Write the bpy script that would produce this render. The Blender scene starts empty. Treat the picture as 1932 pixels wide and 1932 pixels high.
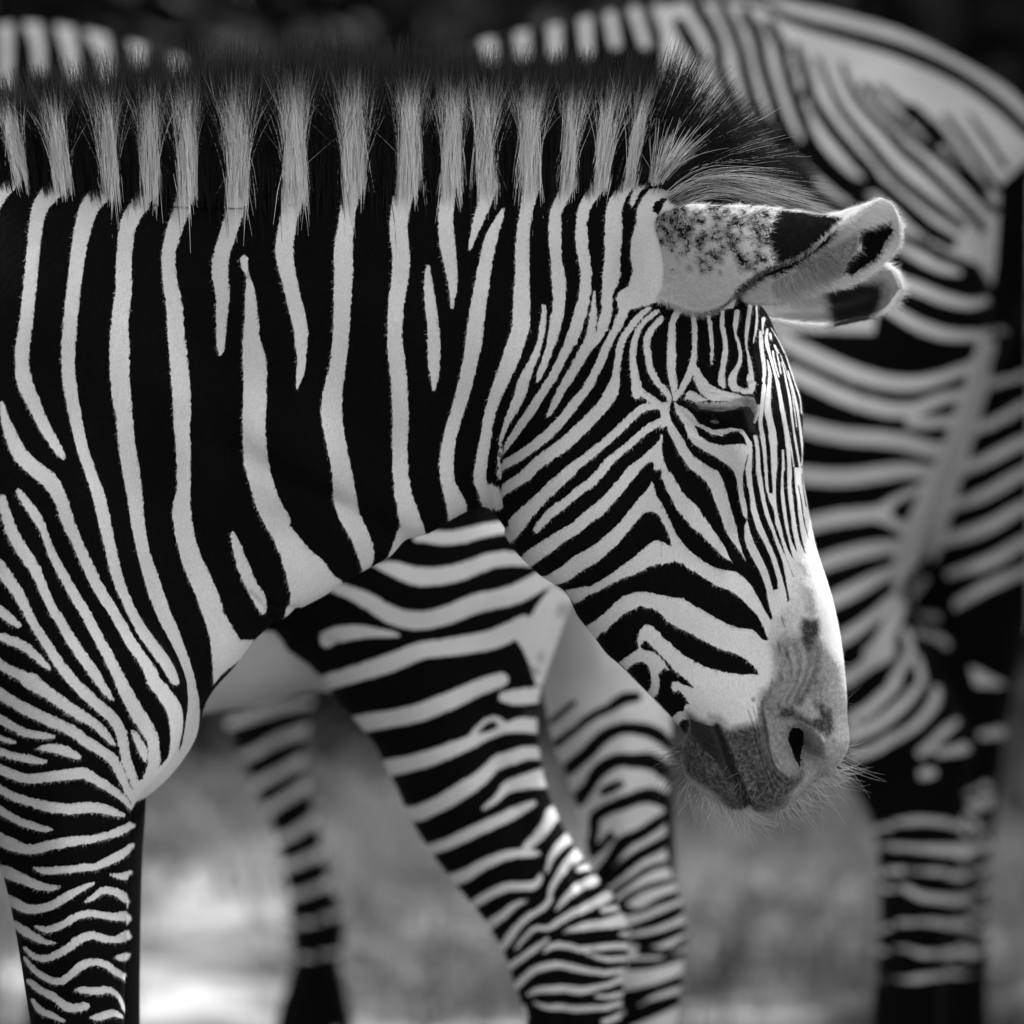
import bpy, math, random
import numpy as np
from mathutils import Vector

random.seed(7)
RNG = np.random.default_rng(11)
scene = bpy.context.scene
COL = scene.collection

# ------------------------------------------------------------------ camera
CAM = np.array([0.0, -6.0, 1.65])
AIM = np.array([0.0, 0.0, 1.06])
FRAME = 0.966                       # metres across the picture at the aim point
DIST = float(np.linalg.norm(AIM - CAM))
cam_d = bpy.data.cameras.new('camera')
cam_d.sensor_width = 36.0
cam_d.lens = 36.0 * DIST / FRAME
cam_d.clip_start = 0.1
cam_d.clip_end = 500.0
cam_d.dof.use_dof = True
cam_d.dof.focus_distance = 5.93
cam_d.dof.aperture_fstop = 3.4
cam_o = bpy.data.objects.new('camera', cam_d)
cam_o.location = CAM
cam_o.rotation_euler = Vector(AIM - CAM).to_track_quat('-Z', 'Y').to_euler()
COL.objects.link(cam_o)
scene.camera = cam_o

# ------------------------------------------------------------------ sky + sun (monochrome picture)
SUN_EL, SUN_AZ = math.radians(56), math.radians(40)     # azimuth from +Y towards +X
world = bpy.data.worlds.new('World')
scene.world = world
world.use_nodes = True
nt = world.node_tree
nt.nodes.clear()
w_out = nt.nodes.new('ShaderNodeOutputWorld')
w_bg = nt.nodes.new('ShaderNodeBackground')
w_sky = nt.nodes.new('ShaderNodeTexSky')
w_sky.sky_type = 'NISHITA'
w_sky.sun_disc = False
w_sky.sun_elevation = SUN_EL
w_sky.sun_rotation = SUN_AZ
w_bw = nt.nodes.new('ShaderNodeRGBToBW')
nt.links.new(w_sky.outputs['Color'], w_bw.inputs['Color'])
nt.links.new(w_bw.outputs['Val'], w_bg.inputs['Color'])
w_bg.inputs['Strength'].default_value = 0.15
nt.links.new(w_bg.outputs['Background'], w_out.inputs['Surface'])
sun_d = bpy.data.lights.new('sun', 'SUN')
sun_d.energy = 2.2
sun_d.angle = math.radians(0.53)
sun_d.color = (1.0, 1.0, 1.0)
sun_o = bpy.data.objects.new('sun', sun_d)
sdir = Vector((math.sin(SUN_AZ) * math.cos(SUN_EL), math.cos(SUN_AZ) * math.cos(SUN_EL), math.sin(SUN_EL)))
sun_o.rotation_euler = sdir.to_track_quat('Z', 'Y').to_euler()
sun_o.location = (3, 3, 6)
COL.objects.link(sun_o)
scene.view_settings.view_transform = 'Standard'
scene.view_settings.look = 'None'
scene.view_settings.exposure = 1.84
scene.view_settings.gamma = 1.0
scene.view_settings.use_curve_mapping = False

# ------------------------------------------------------------------ picture <-> place helpers (build time only)
FWD = (AIM - CAM) / DIST
RGT = np.array([1.0, 0.0, 0.0])
UPV = np.cross(RGT, FWD)
PXM = FRAME / 1932.0                # metres per drawing unit at the aim point

def on_plane(px, Y):
    """drawing coordinates (1932 units across) -> x,z on the upright plane y=Y"""
    px = np.atleast_2d(np.asarray(px, float))
    d = FWD[None] * DIST + (px[:, 0:1] - 966) * PXM * RGT[None] - (px[:, 1:2] - 966) * PXM * UPV[None]
    t = (np.asarray(Y, float) - CAM[1]) / d[:, 1]
    P = CAM[None] + d * t[:, None]
    return P

def drawing(P):
    v = P - CAM[None]
    dep = v @ FWD
    return np.stack([966 + (v @ RGT) / dep * DIST / PXM, 966 - (v @ UPV) / dep * DIST / PXM], 1)

FR = {}
for c in range(3):
    for r in range(3):
        FR['T%d%d' % (c, r)] = (644.0 * c, 644.0 * r, 1 / 3)
for k, o in dict(E1=(925.7, 563.5), E2=(1247.8, 563.5), E3=(925.7, 885.5), E4=(1247.8, 885.5),
                 E5=(1006.3, 1207.5), E6=(1328.3, 1207.5), E7=(1167.3, 301.9), E8=(1408.8, 342.1), F0=(0, 0)).items():
    FR[k] = (o[0], o[1], 1 / 6)
FR['F0'] = (0.0, 0.0, 1.0)

def catmull(P, n=4, closed=False):
    P = np.asarray(P, float)
    m = len(P)
    if m < 3 and not closed:
        return P
    if closed:
        A = np.vstack([P[-1:], P, P[:2]])
        segs = m
    else:
        A = np.vstack([2 * P[:1] - P[1:2], P, 2 * P[-1:] - P[-2:-1]])
        segs = m - 1
    out = []
    for i in range(segs):
        p0, p1, p2, p3 = A[i], A[i + 1], A[i + 2], A[i + 3]
        for k in range(n):
            t = k / n
            out.append(0.5 * (2 * p1 + (p2 - p0) * t + (2 * p0 - 5 * p1 + 4 * p2 - p3) * t * t + (3 * p1 - p0 - 3 * p2 + p3) * t ** 3))
    if not closed:
        out.append(P[-1])
    return np.array(out)

def parse(txt):
    ops = []
    for ln in txt.strip().splitlines():
        f = ln.split()
        if not f or f[0].startswith('#'):
            continue
        ox, oy, s = FR[f[1]]
        pts = np.array([[float(v) for v in q.split(',')] for q in f[2:]])
        pts = pts * s
        pts[:, 0] += ox
        pts[:, 1] += oy
        ops.append((f[0], pts))
    return ops

def seg_cap(q, P):
    """largest (half width - distance) of tapered polyline P(x,y,w) at points q"""
    best = np.full(len(q), -1e3)
    for i in range(len(P) - 1):
        a, b = P[i], P[i + 1]
        d = b[:2] - a[:2]
        L = float(d @ d) + 1e-9
        t = np.clip(((q - a[:2]) @ d) / L, 0, 1)
        e = q - (a[:2] + t[:, None] * d)
        v = 0.5 * (a[2] + t * (b[2] - a[2])) - np.sqrt((e * e).sum(1))
        best = np.maximum(best, v)
    return best

def poly_sd(q, P):
    """signed distance, positive inside"""
    n = len(P)
    dmin = np.full(len(q), 1e9)
    ins = np.zeros(len(q), bool)
    x, y = q[:, 0], q[:, 1]
    for i in range(n):
        a, b = P[i], P[(i + 1) % n]
        d = b - a
        L = float(d @ d)
        if L < 1e-12:
            continue
        t = np.clip(((x - a[0]) * d[0] + (y - a[1]) * d[1]) / L, 0, 1)
        ex, ey = x - a[0] - t * d[0], y - a[1] - t * d[1]
        dmin = np.minimum(dmin, ex * ex + ey * ey)
        if a[1] != b[1]:
            cond = (a[1] > y) != (b[1] > y)
            ins ^= cond & (x < (b[0] - a[0]) * (y - a[1]) / (b[1] - a[1]) + a[0])
    dmin = np.sqrt(dmin)
    return np.where(ins, dmin, -dmin)

def paint(q, ops, s, lim=12.0):
    """apply coat markings in order; s>0 is pale hair, s<0 dark hair"""
    for kind, P in ops:
        pad = 14
        if kind in ('W', 'K'):
            C = catmull(P, 4)
            C[:, 2] = np.maximum(C[:, 2], 0.5)
            hw = C[:, 2].max() / 2 + pad
            m = (q[:, 0] > C[:, 0].min() - hw) & (q[:, 0] < C[:, 0].max() + hw) & (q[:, 1] > C[:, 1].min() - hw) & (q[:, 1] < C[:, 1].max() + hw)
            if not m.any():
                continue
            v = seg_cap(q[m], C)
        else:
            C = P[:, :2]
            m = (q[:, 0] > C[:, 0].min() - pad) & (q[:, 0] < C[:, 0].max() + pad) & (q[:, 1] > C[:, 1].min() - pad) & (q[:, 1] < C[:, 1].max() + pad)
            if not m.any():
                continue
            v = poly_sd(q[m], C)
        v = np.clip(v, -lim, lim)
        s[m] = np.maximum(s[m], v) if kind[0] == 'W' else np.minimum(s[m], -v)
    return s

# ------------------------------------------------------------------ bodies: rounded volumes built on side outlines
class Part:
    def __init__(self, outline, Y, h, R, tilt=(0, 0, 0, 0), smooth=4, xz=None, soft=2):
        """outline in drawing units on plane y=Y; h, R: control lists (px,py,metres); tilt: (x0,z0,dydx,dydz)"""
        P3 = on_plane(outline, Y) if xz is None else None
        poly = P3[:, [0, 2]] if xz is None else np.asarray(xz, float)
        poly = catmull(poly, smooth, True)
        self.Y = Y
        self.poly = poly
        self.tilt = tilt
        self.res = 0.006
        m = 0.09
        self.lo = poly.min(0) - m
        self.n = np.ceil((poly.max(0) + m - self.lo) / self.res).astype(int) + 1
        gx = self.lo[0] + np.arange(self.n[0]) * self.res
        gz = self.lo[1] + np.arange(self.n[1]) * self.res
        X, Z = np.meshgrid(gx, gz, indexing='ij')
        q = np.stack([X.ravel(), Z.ravel()], 1)
        d = poly_sd(q, poly).reshape(X.shape)
        for _ in range(soft):
            d = self.blur(d)
        self.d = d
        self.h = self.ctrl(q, h, Y, xz is not None).reshape(X.shape)
        self.R = self.ctrl(q, R, Y, xz is not None).reshape(X.shape)

    @staticmethod
    def blur(a):
        for ax in (0, 1):
            p = np.concatenate([a.take([0], ax), a, a.take([-1], ax)], ax)
            n = a.shape[ax]
            a = 0.25 * p.take(range(0, n), ax) + 0.5 * p.take(range(1, n + 1), ax) + 0.25 * p.take(range(2, n + 2), ax)
        return a

    @staticmethod
    def ctrl(q, c, Y, raw):
        if not hasattr(c, '__len__'):
            return np.full(len(q), float(c))
        c = np.asarray(c, float)
        p = c[:, :2] if raw else on_plane(c[:, :2], Y)[:, [0, 2]]
        num = np.zeros(len(q))
        den = np.zeros(len(q))
        for i in range(len(c)):
            w = 1.0 / (((q - p[i]) ** 2).sum(1) + 0.03 ** 2) ** 2
            num += w * c[i, 2]
            den += w
        return num / den

    def at(self, x, z):
        u = np.clip((x - self.lo[0]) / self.res, 0, self.n[0] - 1.001)
        v = np.clip((z - self.lo[1]) / self.res, 0, self.n[1] - 1.001)
        i, j = u.astype(int), v.astype(int)
        fu, fv = u - i, v - j
        w00, w10, w01, w11 = (1 - fu) * (1 - fv), fu * (1 - fv), (1 - fu) * fv, fu * fv
        g = lambda a: w00 * a[i, j] + w10 * a[i + 1, j] + w01 * a[i, j + 1] + w11 * a[i + 1, j + 1]
        out = np.maximum(np.maximum(self.lo[0] - x, x - (self.lo[0] + self.res * (self.n[0] - 1))), np.maximum(self.lo[1] - z, z - (self.lo[1] + self.res * (self.n[1] - 1))))
        d = g(self.d) - np.maximum(out, 0)
        yc = self.Y + (x - self.tilt[0]) * self.tilt[2] + (z - self.tilt[1]) * self.tilt[3]
        return d, g(self.h), g(self.R), yc

    @staticmethod
    def value(y, d, h, R, yc):
        u = np.maximum(0, 1 - d / R)
        return (np.sqrt(((y - yc) / h) ** 2 + u * u) - 1) * np.minimum(h, R)

def smin(a, b, k):
    e = np.clip(0.5 + 0.5 * (b - a) / k, 0, 1)
    return b + (a - b) * e - k * e * (1 - e)

class Body:
    def __init__(self, parts, k=0.03):
        self.parts, self.k = parts, k

    def f(self, P):
        v = None
        for p in self.parts:
            w = p.value(P[:, 1], *p.at(P[:, 0], P[:, 2]))
            v = w if v is None else smin(v, w, self.k)
        return v

    def grad(self, P, e=0.003):
        g = np.empty_like(P)
        for a in range(3):
            D = np.zeros(3)
            D[a] = e
            g[:, a] = (self.f(P + D) - self.f(P - D)) / (2 * e)
        return g

    def snap(self, V, it=2, lim=0.006):
        for _ in range(it):
            g = self.grad(V)
            st = (self.f(V) / np.maximum((g * g).sum(1), 0.05))[:, None] * g
            L = np.linalg.norm(st, axis=1, keepdims=True)
            V = V - st * np.minimum(1, lim / np.maximum(L, 1e-9))
        return V

    def mesh(self, res):
        lo = np.array([min(p.poly[:, 0].min() for p in self.parts), min(p.Y - p.h.max() for p in self.parts), min(p.poly[:, 1].min() for p in self.parts)]) - 0.04
        hi = np.array([max(p.poly[:, 0].max() for p in self.parts), max(p.Y + p.h.max() for p in self.parts), max(p.poly[:, 1].max() for p in self.parts)]) + 0.04
        n = np.ceil((hi - lo) / res).astype(int) + 1
        X, Z = np.meshgrid(lo[0] + np.arange(n[0]) * res, lo[2] + np.arange(n[2]) * res, indexing='ij')
        ys = lo[1] + np.arange(n[1]) * res
        cache = [p.at(X.ravel(), Z.ravel()) for p in self.parts]
        G = np.empty((n[0], n[1], n[2]), np.float32)
        for j, y in enumerate(ys):
            v = None
            for p, c in zip(self.parts, cache):
                w = p.value(y, *c)
                v = w if v is None else smin(v, w, self.k)
            G[:, j, :] = v.reshape(n[0], n[2])
        return surface_nets(G, lo, res)

def surface_nets(G, lo, res):
    S = G < 0
    nx, ny, nz = G.shape
    cnt = np.zeros((nx - 1, ny - 1, nz - 1), np.int8)
    acc = np.zeros((nx - 1, ny - 1, nz - 1, 3), np.float32)
    sl = lambda o, m: slice(o, m - 1 + o)
    corners = [(a, b, c) for a in (0, 1) for b in (0, 1) for c in (0, 1)]
    for a in corners:
        for ax in range(3):
            if a[ax]:
                continue
            b = list(a)
            b[ax] = 1
            ga = G[sl(a[0], nx), sl(a[1], ny), sl(a[2], nz)]
            gb = G[sl(b[0], nx), sl(b[1], ny), sl(b[2], nz)]
            m = (ga < 0) != (gb < 0)
            t = ga[m] / (ga[m] - gb[m])
            cnt[m] += 1
            pos = np.tile(np.array(a, np.float32), (len(t), 1))
            pos[:, ax] = t
            acc[m] += pos
    act = cnt > 0
    idx = np.full(act.shape, -1, np.int64)
    idx[act] = np.arange(act.sum())
    I = np.argwhere(act)
    V = lo + (I + acc[act] / cnt[act][:, None]) * res
    quads = []
    for ax in range(3):
        o1, o2 = [(1, 2), (2, 0), (0, 1)][ax]
        A = [slice(None)] * 3
        B = [slice(None)] * 3
        A[ax] = slice(0, G.shape[ax] - 1)
        B[ax] = slice(1, G.shape[ax])
        m = S[tuple(A)] != S[tuple(B)]
        E = np.argwhere(m)
        E = E[(E[:, o1] > 0) & (E[:, o2] > 0) & (E[:, o1] < G.shape[o1] - 1) & (E[:, o2] < G.shape[o2] - 1)]
        ins = S[tuple(E.T)]
        def cell(d1, d2):
            e = E.copy()
            e[:, o1] -= d1
            e[:, o2] -= d2
            return idx[tuple(e.T)]
        Q = np.stack([cell(1, 1), cell(0, 1), cell(0, 0), cell(1, 0)], 1)
        Q[~ins] = Q[~ins][:, ::-1]
        quads.append(Q)
    Q = np.vstack(quads)
    T = np.vstack([Q[:, [0, 1, 2]], Q[:, [0, 2, 3]]])
    return V.astype(float), T

def refine(V, T, vmask):
    """split every edge whose two ends are both marked"""
    E = np.vstack([T[:, [0, 1]], T[:, [1, 2]], T[:, [2, 0]]])
    Es = np.sort(E, 1)
    key = Es[:, 0] * (len(V) + 1) + Es[:, 1]
    uk, inv = np.unique(key, return_inverse=True)
    ea, eb = uk // (len(V) + 1), uk % (len(V) + 1)
    sp = vmask[ea] & vmask[eb]
    nid = np.full(len(uk), -1, np.int64)
    nid[sp] = len(V) + np.arange(sp.sum())
    V2 = np.vstack([V, 0.5 * (V[ea[sp]] + V[eb[sp]])])
    n = len(T)
    M = np.stack([nid[inv[:n]], nid[inv[n:2 * n]], nid[inv[2 * n:]]], 1)
    has = M >= 0
    c = has.sum(1)
    out = [T[c == 0]]
    t, m = T[c == 3], M[c == 3]
    out += [np.stack(x, 1) for x in ((t[:, 0], m[:, 0], m[:, 2]), (m[:, 0], t[:, 1], m[:, 1]), (m[:, 2], m[:, 1], t[:, 2]), (m[:, 0], m[:, 1], m[:, 2]))]
    for k in range(3):
        rot = [k, (k + 1) % 3, (k + 2) % 3]
        s = (c == 1) & has[:, k]
        t, m = T[s][:, rot], M[s][:, rot]
        out += [np.stack((t[:, 0], m[:, 0], t[:, 2]), 1), np.stack((m[:, 0], t[:, 1], t[:, 2]), 1)]
        s = (c == 2) & ~has[:, k]
        t, m = T[s][:, rot], M[s][:, rot]
        out += [np.stack((t[:, 0], t[:, 1], m[:, 1]), 1), np.stack((t[:, 0], m[:, 1], m[:, 2]), 1), np.stack((m[:, 2], m[:, 1], t[:, 2]), 1)]
    return V2, np.vstack(out), np.concatenate([vmask, np.ones(sp.sum(), bool)])

def vnormals(V, T):
    fn = np.cross(V[T[:, 1]] - V[T[:, 0]], V[T[:, 2]] - V[T[:, 0]])
    N = np.zeros_like(V)
    for k in range(3):
        for a in range(3):
            N[:, a] += np.bincount(T[:, k], fn[:, a], len(V))
    return N / np.maximum(np.linalg.norm(N, axis=1, keepdims=True), 1e-12)

def link_mesh(name, V, F, mat, parent=None, attrs=None, smooth=True):
    me = bpy.data.meshes.new(name)
    F = np.asarray(F)
    V = np.asarray(V, float)
    if parent is not None:
        V = V - np.array(parent.location)
    k = F.shape[1]
    me.vertices.add(len(V))
    me.vertices.foreach_set('co', V.astype(np.float32).ravel())
    me.loops.add(len(F) * k)
    me.loops.foreach_set('vertex_index', F.astype(np.int32).ravel())
    me.polygons.add(len(F))
    me.polygons.foreach_set('loop_start', np.arange(0, len(F) * k, k, dtype=np.int32))
    me.update(calc_edges=True)
    if smooth:
        me.polygons.foreach_set('use_smooth', np.ones(len(F), bool))
    for n, a in (attrs or {}).items():
        at = me.attributes.new(n, 'FLOAT', 'POINT')
        at.data.foreach_set('value', np.asarray(a, np.float32))
    me.materials.append(mat)
    ob = bpy.data.objects.new(name, me)
    COL.objects.link(ob)
    if parent is not None:
        ob.parent = parent
    return ob

def root(name, loc, label, cat, group=None):
    o = bpy.data.objects.new(name, None)
    o.empty_display_size = 0.1
    o.location = loc
    o['label'] = label
    o['category'] = cat
    if group:
        o['group'] = group
    COL.objects.link(o)
    return o

def strands(P, r, val, thin_root=False):
    """P (n,k,3) centre lines, r (n,) root radius, val (n,k) tone -> tapering three-sided strands"""
    n, k, _ = P.shape
    T = np.empty_like(P)
    T[:, 1:-1] = P[:, 2:] - P[:, :-2]
    T[:, 0] = P[:, 1] - P[:, 0]
    T[:, -1] = P[:, -1] - P[:, -2]
    T /= np.maximum(np.linalg.norm(T, axis=2, keepdims=True), 1e-9)
    ref = np.array([0.31, -0.9, 0.2])
    A = np.cross(T, ref)
    A /= np.maximum(np.linalg.norm(A, axis=2, keepdims=True), 1e-9)
    B = np.cross(T, A)
    tap = np.linspace(1, 0.12, k) ** 0.8
    if thin_root:
        tap[0] = .25
    rr = r[:, None] * tap[None]
    rings = [P + rr[..., None] * (math.cos(a) * A + math.sin(a) * B) for a in (0.3, 0.3 + 2 * math.pi / 3, 0.3 + 4 * math.pi / 3)]
    V = np.stack(rings, 2).reshape(-1, 3)
    base = (np.arange(n)[:, None] * k + np.arange(k - 1)[None]).reshape(-1) * 3
    F = []
    for a in range(3):
        b = (a + 1) % 3
        F.append(np.stack([base + a, base + b, base + 3 + b, base + 3 + a], 1))
    return V, np.vstack(F), np.repeat(val.reshape(-1), 3)

# ------------------------------------------------------------------ materials
def new_mat(name):
    m = bpy.data.materials.new(name)
    m.use_nodes = True
    nt = m.node_tree
    nt.nodes.clear()
    out = nt.nodes.new('ShaderNodeOutputMaterial')
    b = nt.nodes.new('ShaderNodeBsdfPrincipled')
    nt.links.new(b.outputs['BSDF'], out.inputs['Surface'])
    return m, nt, b

def N(nt, typ, **kw):
    n = nt.nodes.new(typ)
    for k, v in kw.items():
        setattr(n, k, v)
    return n

def math_node(nt, op, a, b=None, clamp=False):
    n = N(nt, 'ShaderNodeMath', operation=op)
    n.use_clamp = clamp
    for i, v in enumerate((a, b)):
        if v is None:
            continue
        if isinstance(v, (int, float)):
            n.inputs[i].default_value = v
        else:
            nt.links.new(v, n.inputs[i])
    return n.outputs[0]

def maprange(nt, v, a, b, c=0.0, d=1.0, mode='SMOOTHSTEP'):
    n = N(nt, 'ShaderNodeMapRange', interpolation_type=mode)
    nt.links.new(v, n.inputs[0])
    for i, x in enumerate((a, b, c, d)):
        if isinstance(x, (int, float)):
            n.inputs[1 + i].default_value = x
        else:
            nt.links.new(x, n.inputs[1 + i])
    return n.outputs[0]

def noise(nt, co, scale, detail=2.0, rough=0.5):
    n = N(nt, 'ShaderNodeTexNoise')
    n.inputs['Scale'].default_value = scale
    n.inputs['Detail'].default_value = detail
    n.inputs['Roughness'].default_value = rough
    nt.links.new(co, n.inputs['Vector'])
    return n.outputs['Fac']

def grey_mix(nt, fac, a, b):
    return maprange(nt, fac, 0.0, 1.0, a, b, 'LINEAR')

def to_col(nt, v):
    c = N(nt, 'ShaderNodeCombineColor')
    for i in range(3):
        nt.links.new(v, c.inputs[i])
    return c.outputs[0]

def coat(name, pale=0.66, dark=0.0026, edge=5.0, skin_rough=0.6):
    m, nt, b = new_mat(name)
    co = N(nt, 'ShaderNodeTexCoord').outputs['Object']
    s = N(nt, 'ShaderNodeAttribute', attribute_name='stripe').outputs['Fac']
    t = N(nt, 'ShaderNodeAttribute', attribute_name='tone').outputs['Fac']
    mp = N(nt, 'ShaderNodeMapping')
    mp.inputs['Scale'].default_value = (1.0, 1.0, 0.45)
    nt.links.new(co, mp.inputs['Vector'])
    hair = noise(nt, mp.outputs['Vector'], 420, 3, 0.65)
    fine = noise(nt, mp.outputs['Vector'], 1100, 2, 0.6)
    soft = noise(nt, co, 60, 2)
    broad = noise(nt, co, 9, 3)
    ed = N(nt, 'ShaderNodeAttribute', attribute_name='edge').outputs['Fac']
    jit = math_node(nt, 'MULTIPLY', math_node(nt, 'MULTIPLY', math_node(nt, 'SUBTRACT', hair, 0.5), 2 * edge), ed)
    jit = math_node(nt, 'ADD', jit, math_node(nt, 'MULTIPLY', math_node(nt, 'SUBTRACT', soft, 0.5), 2.4))
    fac = maprange(nt, math_node(nt, 'ADD', s, jit), -0.9, 1.1)
    lum = maprange(nt, fine, 0.25, 0.75, pale * 0.80, pale * 1.12, 'LINEAR')
    lum = math_node(nt, 'MULTIPLY', lum, maprange(nt, broad, 0.28, 0.72, 0.80, 1.10, 'LINEAR'))
    drk = maprange(nt, hair, 0.3, 0.8, dark * 0.6, dark * 1.7, 'LINEAR')
    v = grey_mix(nt, fac, drk, lum)
    # bare, darker skin of muzzle, eyelids and hooves; painted shade at eye and inner ear
    tj = math_node(nt, 'ADD', t, math_node(nt, 'MULTIPLY', math_node(nt, 'SUBTRACT', noise(nt, co, 230, 4, 0.7), 0.5), 0.55), False)
    tt = math_node(nt, 'MULTIPLY', maprange(nt, tj, 0.05, 0.95, 0, 1, 'LINEAR'), maprange(nt, t, 0.0, 0.12, 0, 1, 'LINEAR'))
    v = grey_mix(nt, tt, v, maprange(nt, fine, 0.3, 0.8, 0.007, 0.026, 'LINEAR'))
    nt.links.new(to_col(nt, v), b.inputs['Base Color'])
    b.inputs['Roughness'].default_value = 0.85
    nt.links.new(maprange(nt, t, 0.2, 0.8, 0.9, skin_rough), b.inputs['Roughness'])
    b.inputs['Specular IOR Level'].default_value = 0.12
    nt.links.new(maprange(nt, t, 0.2, 0.9, 0.05, 0.24), b.inputs['Specular IOR Level'])
    bp = N(nt, 'ShaderNodeBump')
    bp.inputs['Strength'].default_value = 0.35
    bp.inputs['Distance'].default_value = 0.0012
    wr = noise(nt, co, 160, 4, 0.7)
    nt.links.new(math_node(nt, 'ADD', math_node(nt, 'MULTIPLY', fine, 0.8), math_node(nt, 'MULTIPLY', wr, maprange(nt, t, 0.1, 0.7, 0.3, 6.0))), bp.inputs['Height'])
    nt.links.new(bp.outputs['Normal'], b.inputs['Normal'])
    return m

def hair_mat(name, pale=0.97, dark=0.002, rough=0.7, spec=0.08, thru=0.0):
    m, nt, b = new_mat(name)
    t = N(nt, 'ShaderNodeAttribute', attribute_name='tone').outputs['Fac']
    nt.links.new(to_col(nt, grey_mix(nt, t, dark, pale)), b.inputs['Base Color'])
    b.inputs['Roughness'].default_value = rough
    b.inputs['Specular IOR Level'].default_value = spec
    if thru:
        tr = N(nt, 'ShaderNodeBsdfTranslucent')
        nt.links.new(to_col(nt, grey_mix(nt, t, dark, min(1.0, pale * 1.1))), tr.inputs['Color'])
        mx = N(nt, 'ShaderNodeMixShader')
        mx.inputs[0].default_value = thru
        nt.links.new(b.outputs['BSDF'], mx.inputs[1])
        nt.links.new(tr.outputs['BSDF'], mx.inputs[2])
        out = [n for n in nt.nodes if n.type == 'OUTPUT_MATERIAL'][0]
        nt.links.new(mx.outputs[0], out.inputs['Surface'])
    return m

def plain(name, v, rough=0.5, spec=0.4, coat_w=0.0):
    m, nt, b = new_mat(name)
    co = N(nt, 'ShaderNodeTexCoord').outputs['Object']
    nt.links.new(to_col(nt, maprange(nt, noise(nt, co, 120, 3), 0.3, 0.7, v * 0.8, v * 1.2, 'LINEAR')), b.inputs['Base Color'])
    b.inputs['Roughness'].default_value = rough
    b.inputs['Specular IOR Level'].default_value = spec
    b.inputs['Coat Weight'].default_value = coat_w
    return m

M_COAT = coat('zebra_coat')
M_HAIR = hair_mat('zebra_hair')
M_FUR = hair_mat('short_fur', 0.80, 0.0016, 0.85, 0.03, 0.0)
M_WHISK = hair_mat('whisker_hair', 0.6, 0.01, 0.5, 0.4)
M_EYE = plain('eye_dark', 0.006, 0.12, 0.5, 0.6)
M_HOOF = plain('hoof_horn', 0.03, 0.5, 0.3)

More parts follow.
